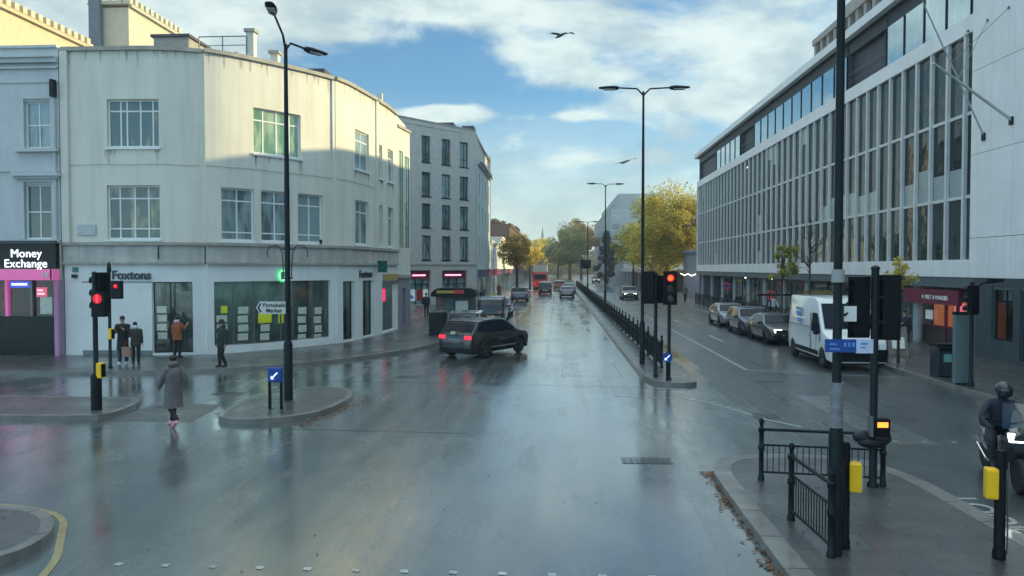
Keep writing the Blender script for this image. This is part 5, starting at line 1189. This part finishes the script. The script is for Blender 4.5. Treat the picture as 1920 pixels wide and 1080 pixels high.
saloon('moving_car', 'small grey car farthest ahead beside the median kerb', (1.9, 112, 0), 0, gry)
suv('oncoming_car', 'black oncoming car with both headlamps lit', (8.4, 88, 0), math.pi, blk, (headl, tailoff)); suv('oncoming_car', 'tiny far oncoming car with lit headlamps under the dark tree', (9.6, 185, 0), math.pi, blk, (headl, tailoff))
gp = 'cars parked along the right kerb'
saloon('parked_car', 'silver saloon farthest in the right kerb row', (11.05, 48.9, 0), math.pi, slv, None, gp); suv('parked_car', 'dark silver car in the middle of the right kerb row', (10.95, 43.0, 0), math.pi, paint('pewter_car_paint', (.025, .03, .04), .2), None, gp, h=1.5)
c3 = saloon('parked_car', 'black saloon with one lit headlamp parked behind the van', (10.95, 38.2, 0), math.pi, blk, None, gp)
for o in kids(c3):
    if o.name.startswith('headlight') and o.data.vertices[0].co.x > 0: o.data.materials[0] = headl
# van
k = 2.75
vp = [(-k, .5), (-k-.01, .9), (-k+.02, 2.2), (-k+.12, 2.50), (-k+.4, 2.58), (0, 2.60), (.75, 2.55), (1.05, 2.42), (1.75, 1.42), (1.95, 1.30), (2.55, 1.12), (k-.04, .95), (k, .6), (k-.01, .4)]
vs = [[(.55, 1.28), (.55, 1.98), (1.12, 1.98), (1.25, 1.86), (1.62, 1.34), (1.5, 1.26)]]
van = vehicle('delivery_van', 'white delivery van with blue lettering parked at the right kerb', 'van', (0, 0, 0), 0, vp, 2.04, (-1.85, 1.80), .36, wht, vs, (1.76, 1.44, 1.12, 2.34), None, 1.2, 2.6, .10, None, (headoff, tailoff), extras={'mirror': black, 'handle': black, 'lz': (.86, 1.2)}, nose=.08)
for s in (1,):
    x = 1.02
    MB().box(x-.03, x+.012, -1.4, 1.35, .42, .58).build('side_rubbing_strip', black, van); MB().box(x-.03, x+.010, -2.3, .45, 1.42, 1.435).build('body_seam', mat('seam_grey', (.25, .27, .28), .5), van)
    for yy in (.45, 1.5): MB().box(x-.05, x+.004, yy-.008, yy+.008, .6, 1.95 if yy < 1 else 1.25).build('door_seam', MATS['seam_grey'], van)
    nl = Vector((1, 0, .04)); xx = .985
    text('VAN', .34, lblue, van, (xx, -1.62, 1.93), (0, 1, 0), nl, .004, bold=.02, name='side_lettering') if False else None
    lg = MB(); lg.face([(xx+.010, -1.55, 2.12), (xx+.012, -.62, 2.08), (xx+.014, -.68, 1.98), (xx+.014, -1.5, 2.0)]); lg.face([(xx+.02, -1.42, 1.96), (xx+.02, -.8, 1.94), (xx+.024, -.75, 1.72), (xx+.024, -1.38, 1.76)]); lg.face([(xx+.026, -1.3, 1.68), (xx+.026, -.66, 1.66), (xx+.03, -.66, 1.5), (xx+.03, -1.22, 1.52)])
    lg.build('side_lettering', lblue, van)
MB().box(-.95, .95, k-.02, k+.02, .34, .78).build('front_bumper', black, van); MB().box(-.5, .5, k-.1, k+.012, .82, 1.0).build('van_grille', black, van)
van.location = (10.85, 30.0, 0); van.rotation_euler.z = math.pi-.02
# bus
bt = thing('red_bus', 'red bus far ahead on the left side of the road', 'bus', (-2.9, 128, 0)); bx_, by_ = -2.9, 128
MB().box(bx_-1.25, bx_+1.25, by_, by_+11, .35, 3.0).build('body', rdp, bt); MB().box(bx_-1.2, bx_+1.2, by_-.02, by_+10.9, 3.0, 4.2).build('upper_deck', mat('bus_upper_pale', (.4, .42, .43), .3), bt)
MB().box(bx_-1.0, bx_+1.0, by_-.06, by_-.01, 1.7, 2.6).build('rear_window', cglass, bt)
for s in (-1, 1): MB().box(bx_+s*1.25-.02, bx_+s*1.25+.02, by_+.5, by_+10, 1.5, 2.5).build('side_window', cglass, bt); MB().box(bx_+s*.95-.12, bx_+s*.95+.12, by_-.05, by_, .9, 1.2).build('tail_light', tail, bt)
for yy in (2, 8.5): MB().cyl((bx_-1.2, by_+yy, .5), (bx_+1.2, by_+yy, .5), .5, n=16).build('wheel', tyre, bt)
# ================================================================== people
skin = mat('skin', (.42, .26, .19), .55, .08, 6); skind = mat('skin_brown', (.16, .09, .06), .55, .08, 6); hairm = mat('dark_hair', (.02, .014, .01), .5, .3, 20)
def skinned(name, vs, es, m, par, sub=2):
    me = bpy.data.meshes.new(name); bm = bmesh.new(); L_ = bm.verts.layers.skin.verify(); bv = []
    for i, (p, r) in enumerate(vs):
        v = bm.verts.new(p); v[L_].radius = (r, r) if not isinstance(r, tuple) else r; v[L_].use_root = (i == 0); bv.append(v)
    for a, b in es: bm.edges.new((bv[a], bv[b]))
    bm.to_mesh(me); bm.free(); ob = bpy.data.objects.new(name, me); S.collection.objects.link(ob)
    a = ob.modifiers.new('s', 'SKIN'); a.use_smooth_shade = True; b = ob.modifiers.new('u', 'SUBSURF'); b.levels = sub; b.render_levels = sub
    bpy.context.view_layer.update(); me2 = bpy.data.meshes.new_from_object(ob.evaluated_get(bpy.context.evaluated_depsgraph_get())); bpy.data.objects.remove(ob)
    me2.materials.clear(); me2.materials.append(m); me2.name = name; me2.polygons.foreach_set('use_smooth', [True]*len(me2.polygons))
    ob = bpy.data.objects.new(name, me2); S.collection.objects.link(ob); ob.parent = par; return ob
def loft(name, rings, m, par, n=16, fold=.0, seed=0):
    """rings: (cx, cy, z, rx, ry)"""
    rr = random.Random(seed); rows = []
    ph = [rr.uniform(0, 6.3) for _ in range(3)]
    for k, (cx, cy, z, rx, ry) in enumerate(rings):
        f = fold*(1-k/len(rings))
        rows.append([(cx+rx*math.cos(t)*(1+f*math.sin(4*t+ph[0])+f*.6*math.sin(7*t+ph[1]+k*.3)), cy+ry*math.sin(t)*(1+f*math.sin(4*t+ph[0])+f*.6*math.sin(7*t+ph[1]+k*.3)), z) for t in [2*math.pi*i/n for i in range(n)]])
    mb = MB().grid(rows, True, True); o = mb.build(name, m, par, smooth=60); return o
def person(label, loc, rz, h=1.72, top=None, trous=None, shoe=None, hair=None, sk=None, lf=(.0, .0), arms=None, coat=.82, knee=0., head=(0, .0), puff=1.0, hairlen=0., bag=None, hood=False, cuff=True, group=None, cap=None):
    """faces local +Y. lf: forward swing of right and left foot. arms: two (elbow, wrist) offsets from each shoulder"""
    t = thing('person', label, 'person', (0, 0, 0), group=group); s = h/1.75; sk = sk or skin; V = []; E_ = []
    def v(x, y, z, r): V.append(((x*s, y*s, z*s), r*s)); return len(V)-1
    def e(a, b): E_.append((a, b))
    pel = v(0, 0, .95, .115); ch = v(0, .0, 1.15, .11); c2 = v(0, .0, 1.33, .12); nk = v(0, .0, 1.47, .06); hb = v(head[0]*.5, head[1]*.5+.01, 1.55, .055); hm_ = v(head[0]*.8, head[1]*.8+.015, 1.63, .085); ht = v(head[0], head[1]+.005, 1.70, .07)
    for a, b in ((pel, ch), (ch, c2), (c2, nk), (nk, hb), (hb, hm_), (hm_, ht)): e(a, b)
    feet = []
    for sx, f in ((1, lf[0]), (-1, lf[1])):
        hp = v(sx*.09, 0, .88, .085); kn = v(sx*.10, f*.5+.03+(.10 if f < -.05 else 0), .50, .06); an = v(sx*.10, f-(.02), .10+(.10 if f < -.1 else 0), .042); to = v(sx*.11, f+.13, .05+(.02 if f < -.1 else 0), .035)
        e(pel, hp); e(hp, kn); e(kn, an); e(an, to); feet.append((sx, f, V[hp], V[kn], V[an], V[to]))
    arms = arms or [((.05, .0, -.28), (.06, .06, -.53))]*2; av = []
    for sx, (el, wr) in zip((1, -1), arms):
        sh = v(sx*.175, 0, 1.42, .06); eb = v(sx*(.175+el[0]), el[1], 1.42+el[2], .045); wt = v(sx*(.175+wr[0]), wr[1], 1.42+wr[2], .03)
        d = Vector(V[wt][0])-Vector(V[eb][0]); d.normalize(); p = Vector(V[wt][0])/s+d*.06; pm = v(*p, .034); e(c2, sh); e(sh, eb); e(eb, wt); e(wt, pm)
        sd_ = d.orthogonal().normalized() if abs(d.z) < .2 else Vector((0, 1, 0)); sd_ = (sd_-d*sd_.dot(d)).normalized(); cu = d.cross(sd_).normalized()*(-.012*sx)
        for i, (o_, ln) in enumerate(((-.027, .068), (-.009, .078), (.009, .074), (.026, .058))):
            b_ = p+sd_*o_+d*.035; m1 = v(*b_, .0105); m2 = v(*(b_+d*ln*.5+cu*.6), .0095); m3 = v(*(b_+d*ln+cu*2), .008); e(pm, m1); e(m1, m2); e(m2, m3)
        q = p-sd_*.035; m1 = v(*q, .012); m2 = v(*(q-sd_*.022+d*.03+cu), .0105); e(pm, m1); e(m1, m2)
        av.append((Vector(V[sh][0]), Vector(V[eb][0]), Vector(V[wt][0]), sx))
    b = skinned('body', V, E_, sk, t)
    hx, hy = head[0]*s, (head[1]+.015)*s
    fc = MB().ball((hx, hy+.092*s, 1.625*s), .016*s, .8, 1, 1.3, 6)
    for q in (-1, 1): fc.ball((hx+q*.078*s, hy, 1.63*s), .022*s, .4, .8, 1.3, 6)
    fc.build('nose_and_ears', sk, t, smooth=60)
    ey = MB()
    for q in (-1, 1): ey.ball((hx+q*.03*s, hy+.078*s, 1.655*s), .011*s, 1.2, .6, .8, 6)
    ey.box(hx-.022*s, hx+.022*s, hy+.076*s, hy+.086*s, 1.583*s, 1.590*s); ey.build('eyes_and_mouth', hairm, t)
    hr = MB().ball((hx, hy-.018*s, 1.685*s), .098*s, .88, 1.0, .88, 10)
    if hairlen: hr.ball((hx, hy-.055*s, (1.63-hairlen/2)*s), .075*s, 1.05, .6, (hairlen+.12)/.12, 8)
    hr.build('hair', hair or hairm, t, smooth=60)
    if cap: MB().lathe((hx, hy-.005, 1.68*s), [(.104*s, 0), (.108*s, .03), (.10*s, .08), (.06*s, .12), (.01, .13)], 14).build('hat', cap, t, smooth=60)
    # trousers, shoes
    tr = MB()
    for sx, f, hp, kn, an, to in feet: tr.tube([Vector(hp[0])+Vector((0, 0, .05*s)), Vector(kn[0]), Vector(an[0])+Vector((0, 0, .02*s))], [.10*s, .072*s, .06*s], 12)
    tr.lathe((0, 0, 0), [(.13*s, .80*s), (.165*s, .9*s), (.15*s, 1.02*s)], 14, 1, .75); tr.build('trousers', trous, t, smooth=60)
    for sx, f, hp, kn, an, to in feet:
        a, b_ = Vector(an[0]), Vector(to[0]); sh_ = MB().tube([a+Vector((0, -.05*s, -.035*s)), a+Vector((0, .02*s, -.02*s)), b_+Vector((0, -.03, 0)), b_+Vector((0, .05*s, -.01*s))], [.035*s, .052*s, .045*s, .02*s], 10); sh_.build('shoe', shoe, t, smooth=60)
    # coat or jacket
    p_ = puff; hem = coat*s; fwd = (lf[0]+lf[1])/2*.3
    rings = [(0, fwd*.4, hem, .19*s*p_*(1.12 if coat < .7 else 1), .135*s*p_*(1.2 if coat < .7 else 1)), (0, 0, (coat+.06)*s, .192*s*p_*(1.1 if coat < .7 else 1), .14*s*p_)]
    if coat < .7: rings += [(0, 0, .75*s, .195*s*p_, .14*s*p_), (0, 0, .92*s, .185*s*p_, .135*s*p_)]
    rings += [(0, 0, 1.08*s, .168*s*p_, .12*s*p_), (0, 0, 1.26*s, .188*s*p_, .13*s*p_), (0, 0, 1.38*s, .195*s*p_, .118*s*p_), (0, 0, 1.44*s, .15*s, .09*s), (0, .0, 1.49*s, .075*s, .07*s)]
    cobj = loft('coat', rings, top, t, 18, .035, hash(label) % 97)
    for (sh, eb, wt, sx) in av:
        MB().tube([sh+Vector((-sx*.05, 0, .0)), sh+Vector((sx*.01, 0, -.02)), sh.lerp(eb, .5), eb, eb.lerp(wt, .5), wt], [.075*s*p_, .078*s*p_, .066*s*p_, .058*s*p_, .052*s*p_, .045*s*p_], 12).build('sleeve', top, t, smooth=60)
    if hood: MB().ball((hx, hy-.05*s, 1.54*s), .12*s, 1.1, .9, .8, 10).build('hood', hood if hood is not True else top, t, smooth=60)
    if bag:
        k_, m_ = bag
        if k_ == 'back': o = MB().cbox((0, -.19*s, 1.22*s), .30*s, .16*s, .42*s).build('backpack', m_, t); b2 = o.modifiers.new('b', 'BEVEL'); b2.width = .05; b2.segments = 3
    t.location = loc; t.rotation_euler.z = rz; return t
jk = lambda n, c, r=.75: mat(n, c, r, .25, 7, .15)
navyc = jk('navy_cloth', (.02, .025, .045)); greyc = jk('grey_quilted_cloth', (.12, .115, .12), .55); rust = jk('rust_cloth', (.30, .09, .035)); dgreen = jk('dark_green_cloth', (.015, .03, .035)); blackc = jk('black_cloth', (.012, .013, .017)); jean = jk('denim', (.04, .06, .10)); whitec = jk('pale_cloth', (.55, .58, .62)); pinks = mat('pink_trainer', (.75, .12, .22), .5, .2, 10, col2=(.8, .6, .65)); whites = mat('white_trainer', (.7, .7, .7), .5)
bend = ((.07, .03, -.26), (.02, .20, -.22)); down = ((.05, -.02, -.28), (.06, .03, -.53)); swingf = ((.05, .10, -.26), (.04, .27, -.46)); swingb = ((.06, -.12, -.25), (.08, -.10, -.50))
A_ = math.atan2
p = G(326, 800, 0); person('woman walking in a long grey quilted coat and pink trainers', (p.x, p.y, 0), R(58), 1.66, greyc, blackc, pinks, lf=(.26, -.28), arms=(swingb, swingf), coat=.48, puff=1.18, hood=True, hairlen=.1, head=(0, .03))
p = G(231, 684, .12); person('person in a long dark coat and white shoes holding a phone by the white wall', (p.x, p.y, .12), R(195), 1.80, blackc, jean, whites, lf=(.04, -.03), arms=(bend, ((.04, .10, -.26), (-.06, .27, -.14))), coat=.55, head=(0, .03))
p2_ = G(255, 684, .12); person('person in a dark jacket with pale collar next to the paper bag', (p2_.x, p2_.y, .12), R(20), 1.58, jk('brown_cloth', (.04, .035, .035)), blackc, blackc, lf=(.0, .02), arms=(down, bend), coat=.80, hood=whitec, head=(-.02, .02), puff=1.05, hairlen=.1)
bg_ = MB().cbox((p.x+.22, p.y-.12, .62), .32, .14, .36); bg_.tube([(p.x+.12, p.y-.12, .8), (p.x+.17, p.y-.12, .95), (p.x+.27, p.y-.12, .95), (p.x+.32, p.y-.12, .8)], .008, 5); o = bg_.build('paper_bag', mat('brown_paper', (.32, .2, .15), .7, .1)); tag(o, 'brown paper carrier bag held between the two people by the white wall', 'bag')
p = G(333, 672, .12); person('person in a rust orange jacket facing the shop window', (p.x, p.y, .12), R(-15), 1.66, rust, blackc, blackc, lf=(.02, -.04), arms=(((.06, .12, -.2), (.05, .28, -.05)), down), coat=.78, puff=1.08, hood=mat('pale_pink_hood', (.55, .35, .35), .7), hairlen=.06)
p = G(417, 689, .12); person('hooded figure in dark green jacket standing near the kerb', (p.x, p.y, .12), R(150), 1.68, dgreen, blackc, blackc, lf=(.05, -.06), arms=(down, down), coat=.82, puff=1.15, hood=True, cap=dgreen)
person('person in a dark navy jacket walking past the red cafe', (14.6, 32.3, .12), R(175), 1.8, navyc, jean, blackc, lf=(.14, -.12), arms=(bend, down), coat=.80, puff=1.15)
pw = person('person in white top under the blue umbrella', (-10.35, 50.5, .12), R(190), 1.68, whitec, blackc, blackc, lf=(.05, -.05), arms=(bend, bend), coat=.85)
um = thing('umbrella', 'open blue umbrella held on the left pavement', 'umbrella', (-10.35, 50.4, 1.4)); MB().lathe((-10.35, 50.3, 1.62), [(.66, 0), (.60, .14), (.42, .28), (.2, .36), (.02, .39)], 10).build('canopy', mat('blue_umbrella_cloth', (.02, .12, .45), .5, .1), um); MB().cyl((-10.35, 50.3, 1.2), (-10.35, 50.3, 2.05), .01, n=6).build('shaft', greym, um)
person('dark figure standing by the red shop windows', (-9.6, 54.5, .12), R(10), 1.72, navyc, blackc, blackc, lf=(.04, -.05), coat=.7)
for i, (x, y, rz_, m1, lb) in enumerate(((-6.6, 66, 170, blackc, 'pedestrian in black on the far left pavement before the autumn tree'), (-7.3, 74, 20, jean, 'pedestrian in blue near the brick block corner'), (-6.8, 88, 180, rust, 'distant pedestrian in a brown coat near the low white shop'),
        (13.9, 58, 170, blackc, 'pedestrian in black behind the station railings'), (14.4, 64, 10, navyc, 'pedestrian in navy further behind the station railings'), (13.4, 79, 190, greyc, 'grey coated pedestrian before the grey side wall'), (14.8, 52, 200, whitec, 'pale coated pedestrian under the office overhang'), (15.0, 37, 10, dgreen, 'person in dark green behind the white van'))):
    person(lb, (x, y, .12), R(rz_), 1.7+.04*(i % 3), m1, blackc, blackc, lf=(.15, -.14), arms=(swingb, swingf), coat=.8 if i % 2 else .6)
# ================================================================== scooter and rider
sx, sy = 7.75, 13.4
sct = thing('motor_scooter', 'dark scooter with a lit headlamp leaving the right edge of the frame', 'scooter', (0, 0, 0))
scb = paint('dark_scooter_paint', (.012, .016, .022)); scs = paint('grey_scooter_paint', (.05, .07, .08), .3)
rows = []
for y, z0_, z1_, w in ((-.95, .62, .78, .06), (-.75, .45, .86, .16), (-.4, .35, .84, .19), (-.1, .32, .78, .17), (.05, .26, .44, .17), (.35, .26, .42, .17), (.42, .28, .95, .22), (.62, .42, 1.06, .23), (.82, .62, .98, .12)):
    rows.append([(w*math.cos(a), y, (z0_+z1_)/2+(z1_-z0_)/2*math.sin(a)) for a in [2*math.pi*i/12 for i in range(12)]])
MB().grid(rows, True, True).build('body', scb, sct, smooth=50)
MB().tube([(0, -.85, .86), (0, -.5, .90), (0, -.1, .84)], [.12, .15, .12], 10).build('seat', black, sct, smooth=50)
for wy in (-.72, .80):
    w = MB().lathe((0, 0, 0), [(.16, -.06), (.26, -.065), (.29, -.03), (.29, .03), (.26, .065), (.16, .06)], 20); w.v = [(v_[2], wy+v_[0], .29+v_[1]) for v_ in w.v]; w.build('wheel', tyre, sct, smooth=50)
MB().tube([(0, .80, .29), (.0, .68, .62), (0, .5, 1.05)], [.05, .05, .04]).build('fork', greym, sct); MB().tube([(-.36, .28, 1.12), (-.2, .42, 1.12), (0, .45, 1.08), (.2, .42, 1.12), (.36, .28, 1.12)], .02, 8).build('handlebar', black, sct)
MB().grid([[(-.2, .58, 1.02), (0, .64, 1.02), (.2, .58, 1.02)], [(-.16, .45, 1.42), (0, .5, 1.44), (.16, .45, 1.42)]]).build('windscreen', gshop, sct)
MB().obox((-.17, .78, .84), (.34, 0, 0), (0, .05, 0), (0, -.06, .13)).build('headlight', emis('scooter_lamp', (.9, 1, .95), 3.5), sct)
for q in (-1, 1): MB().tube([(q*.3, .4, 1.12), (q*.34, .42, 1.3)], .01, 6).ball((q*.35, .42, 1.30), .04, 1, .3, .8, 8).build('mirror', black, sct); MB().tube([(q*.19, -.7, .5), (q*.2, -.2, .33), (q*.2, .3, .33)], .018, 6).build('side_trim', chrome, sct)
sct.location = (sx, sy, 0); sct.rotation_euler.z = R(168)
rd_ = thing('person', 'scooter rider in dark jacket and dark helmet', 'person', (0, 0, 0))
V = [((0, -.25, .95), .14), ((0, -.2, 1.15), .14), ((0, -.12, 1.38), .15), ((0, -.06, 1.52), .07), ((0, -.02, 1.62), .09), ((0, 0, 1.72), .09)]; E_ = [(0, 1), (1, 2), (2, 3), (3, 4), (4, 5)]
for q in (-1, 1):
    b = len(V); V += [((q*.13, -.2, .92), .10), ((q*.24, .18, .86), .075), ((q*.22, .2, .46), .05), ((q*.22, .34, .38), .04), ((q*.2, -.1, 1.44), .075), ((q*.36, .06, 1.22), .055), ((q*.34, .28, 1.15), .04), ((q*.33, .35, 1.13), .04)]
    E_ += [(0, b), (b, b+1), (b+1, b+2), (b+2, b+3), (2, b+4), (b+4, b+5), (b+5, b+6), (b+6, b+7)]
    for j, o_ in enumerate((-.03, -.01, .01, .03)):
        c = len(V); V += [((q*(.33+o_), .38, 1.14), .011), ((q*(.33+o_), .41, 1.12), .010), ((q*(.33+o_), .395, 1.09), .009)]; E_ += [(b+7, c), (c, c+1), (c+1, c+2)]
skinned('body', V, E_, navyc, rd_)
MB().ball((0, 0, 1.70), .145, .95, 1.1, 1.05, 12).build('helmet', scb, rd_, smooth=60); MB().grid([[(-.1, .115, 1.62), (0, .158, 1.62), (.1, .115, 1.62)], [(-.1, .11, 1.75), (0, .15, 1.75), (.1, .11, 1.75)]]).build('visor', cglass, rd_)
rd_.location = (sx, sy, -.12); rd_.rotation_euler.z = R(168)
# ================================================================== trees
barkm = mat('bark', (.06, .05, .04), .85, .35, 6, .4)
def tree(name, label, loc, h, cr, cz, rx, rz_, nleaf, ls, cols, trunk_r=.15, seed=1, clumps=30, gap=.25, lean=0, conif=False, bare=False, ry=None):
    rr = random.Random(seed); x, y, z = loc; t = thing(name, label, 'tree', loc); ry = ry or rx
    top = Vector((x+lean, y, cz+(rz_*.5 if not bare else rz_)))
    tb = MB(); tb.tube([(x, y, z), (x+lean*.3, y, z+(cz-z)*.4), (x+lean*.7, y, cz), top], [trunk_r, trunk_r*.8, trunk_r*.55, trunk_r*.15], 9)
    centers = []
    for i in range(clumps):
        while True:
            a, b, c = rr.uniform(-1, 1), rr.uniform(-1, 1), rr.uniform(-1, 1)
            if a*a+b*b+c*c < 1: break
        if conif: f = (1-c)/2; a *= f*1.2; b *= f*1.2
        k = (.72+.22*rr.random()) if not conif else .95
        centers.append(Vector((x+lean+a*rx*k, y+b*ry*k, cz+c*rz_*k)))
    for i, c in enumerate(centers[:34 if not bare else 60]):
        s = rr.uniform(.25, .8); p0 = Vector((x+lean*s, y, z+(cz-z)*.55+(top.z-z-(cz-z)*.55)*s*.8)); 
        if c.z < p0.z and not conif: p0.z = max(z+(cz-z)*.45, c.z-.5*rz_*.4)
        m = p0.lerp(c, .5)+Vector((rr.uniform(-.1, .1)*rx, rr.uniform(-.1, .1)*rx, .08*rz_)); tb.tube([p0, m, c], [trunk_r*.34, trunk_r*.2, trunk_r*.05], 5)
        if bare:
            for q in range(5):
                d = Vector((rr.gauss(0, 1), rr.gauss(0, 1), rr.gauss(.6, .8))).normalized()*rx*rr.uniform(.25, .5); tb.tube([m.lerp(c, rr.random()), c+d*.4, c+d], [trunk_r*.08, trunk_r*.05, .004], 4)
    tb.build('trunk', barkm, t, smooth=60)
    if nleaf:
        lf_ = MB(); per = max(1, nleaf//clumps)
        for c in centers:
            R_ = rr.uniform(.14, .40)*min(rx, rz_)*(1.0 if not conif else .7)
            for j in range(int(per*rr.uniform(.4, 1.6))):
                d = Vector((rr.gauss(0, 1), rr.gauss(0, 1), rr.gauss(0, .8))); d = d.normalized()*R_*(rr.random()**.45)
                p = c+d; u = Vector((rr.gauss(0, 1), rr.gauss(0, 1), rr.gauss(0, .7))).normalized(); w = u.orthogonal().normalized(); q = ls*rr.uniform(.6, 1.4)
                lf_.face([p-u*q, p+w*q*.6, p+u*q, p-w*q*.6])
        lf_.build('crown', leafmat(name+'_leaves_'+str(seed), cols), t)
    return t
yg = [(.22, .24, .03), (.42, .38, .04), (.62, .50, .06), (.72, .52, .06), (.30, .30, .04)]; ol_ = [(.16, .20, .04), (.30, .31, .05), (.48, .38, .07), (.14, .17, .04)]; br2 = [(.26, .16, .04), (.45, .28, .05), (.36, .28, .06), (.20, .15, .04)]; or_ = [(.62, .32, .08), (.55, .38, .07), (.36, .28, .06)]; gld = [(.8, .55, .05), (.75, .60, .08), (.5, .45, .07)]; drk = [(.012, .03, .025), (.02, .045, .035), (.01, .02, .02)]; rb = [(.09, .035, .03), (.06, .03, .03), (.14, .07, .04)]
tree('autumn_tree', 'large yellow green autumn tree beside the office building', (15.6, 107, .12), 17, 0, 9.0, 6.3, 7.3, 34000, .17, yg, .35, 3, 110)
tree('autumn_tree', 'lower yellow green tree in front of the white side building', (13.0, 128, .12), 12, 0, 7.5, 3.8, 4.0, 8000, .18, ol_, .25, 4, 50)
tree('street_tree', 'small green and yellow street tree behind the parked cars', (13.0, 44.0, .12), 6, 0, 3.9, .9, 1.75, 1500, .075, ol_, .07, 5, 22)
tree('bare_tree', 'bare leafless street tree before the white fins', (12.9, 39.0, .12), 7, 0, 5.0, 1.25, 1.7, 0, .05, ol_, .075, 6, 26, bare=True)
tree('street_tree', 'small bright leaved tree half hidden by the black signal heads', (12.9, 29.0, .12), 5, 0, 3.55, .62, .75, 900, .06, yg, .06, 8, 16)
tree('autumn_tree', 'brown and gold autumn tree on the left pavement by the dark car', (-4.9, 92, .12), 8, 0, 5.9, 2.5, 2.5, 7000, .11, br2, .2, 9, 50)
tree('autumn_tree', 'small golden tree just beyond the brown autumn tree', (-4.3, 120, .12), 9, 0, 6.0, 2.6, 2.6, 4000, .16, gld, .2, 10, 35)
tree('dark_conifer', 'dark blue green conifer before the grey block', (10.9, 165, .12), 12, 0, 6.4, 3.3, 6.0, 9000, .22, drk, .25, 11, 70, conif=True)
tree('big_olive_tree', 'big olive green tree at the right of the far road end', (4.0, 230, 0), 20, 0, 10.5, 6.3, 7.0, 11000, .34, ol_, .5, 12, 60)
tree('orange_topped_tree', 'tall tree with orange lit top behind the olive tree', (8.5, 262, 0), 22, 0, 14.0, 7, 7.5, 7000, .42, or_, .5, 13, 50)
tree('big_olive_tree', 'dark green tree standing left of the big olive tree', (.5, 285, 0), 16, 0, 9.5, 6, 5.8, 6000, .38, ol_, .5, 14, 45)
tree('golden_tree', 'bright golden tree where the far road disappears', (-7, 330, 0), 20, 0, 11.5, 6.5, 5.5, 6000, .42, gld, .5, 15, 45)
tree('golden_tree', 'second golden tree right of the red bus', (2, 345, 0), 16, 0, 8, 8, 5, 5000, .42, gld, .5, 16, 40)
tree('reddish_tree', 'dark reddish tree above the brown brick terrace', (-16, 215, 0), 22, 0, 13.5, 6.0, 4.5, 6000, .34, rb, .5, 17, 50)
tree('reddish_tree', 'second dark reddish tree further behind the terrace', (-19, 270, 0), 22, 0, 12.5, 8, 5.5, 6000, .38, rb, .5, 18, 50)
tree('orange_topped_tree', 'rounded brown orange tree left of the far golden tree', (-14, 300, 0), 20, 0, 12, 6.5, 6, 6000, .38, or_, .5, 19, 45)
fw_ = MB(); rr = random.Random(40)
for i in range(26000):
    x = rr.uniform(-90, 110); y = rr.uniform(400, 450); z = rr.random()**1.4*(11+3*math.sin(x*.11)+2*math.sin(x*.31)); p = Vector((x, y, z)); u = Vector((rr.gauss(0, 1), rr.gauss(0, 1), rr.gauss(0, 1))).normalized(); w = u.orthogonal()*.6; q = rr.uniform(.5, 1.1); fw_.face([p-u*q, p+w*q, p+u*q, p-w*q])
struct('far_woodland', fw_, leafmat('far_leaves', [(.07, .07, .03), (.2, .14, .04), (.1, .05, .03), (.3, .22, .05)]), 'far wooded mass closing the end of the road', kind='stuff')
# ================================================================== damp air
hz = MB().box(-610, 610, -160, 910, -1, 46); hzm = bpy.data.materials.new('damp_air'); hzm.use_nodes = True
_n = hzm.node_tree.nodes; _n.remove(_n['Principled BSDF']); _v = _n.new('ShaderNodeVolumePrincipled'); _v.inputs['Color'].default_value = (.82, .9, .95, 1); _v.inputs['Density'].default_value = .00065
hzm.node_tree.links.new(_v.outputs[0], _n['Material Output'].inputs['Volume']); struct('haze', hz, hzm, 'thin pale haze filling the street', kind='stuff')
# ================================================================== birds
def gull(label, c, span, tilt, m, up=.5):
    t = thing('gull', label, 'bird', c, group='gulls in the sky'); c = Vector(c); k = span/1.2
    u = Vector((math.cos(tilt), 0, math.sin(tilt))); f = Vector((-.35, .2, -.1)).normalized(); Z = Vector((0, 0, 1)); 
    rows = []
    for s_, r in ((-.30, .01), (-.2, .035), (-.05, .06), (.1, .065), (.2, .045), (.26, .03), (.31, .008)): rows.append([c+f*s_*k+(Z*math.sin(a)+f.cross(Z).normalized()*math.cos(a))*r*k for a in [2*math.pi*i/8 for i in range(8)]])
    b = MB().grid(rows, True, True)
    for s in (-1, 1):
        sp_ = [(0, 0, .14), (.22, .06*up*2, .16), (.42, .10*up*2, .12), (.6, .05*up, .02)]; top = []; bot = []
        for d, z, ch in sp_: p = c+u*s*d*k+Z*z*k; top.append(p+f*ch*.5*k); bot.append(p-f*ch*.5*k-Z*.004)
        b.grid([top, bot]); b.grid([[q+Z*.012 for q in top], [q+Z*.008 for q in bot]])
    b.build('body', m, t, smooth=60)
gull('dark gull with spread wings high in the blue sky', atY(1052, 66, 22), .80, .0, mat('dark_feather', (.06, .06, .07), .8))
gull('pale gull gliding beside the median lamp column', atY(1173, 303, 30), .95, .25, mat('grey_feather', (.22, .25, .26), .8), .2)
for n_ in ('x',):
    for o in bpy.data.objects:
        if n_ in o: del o[n_]
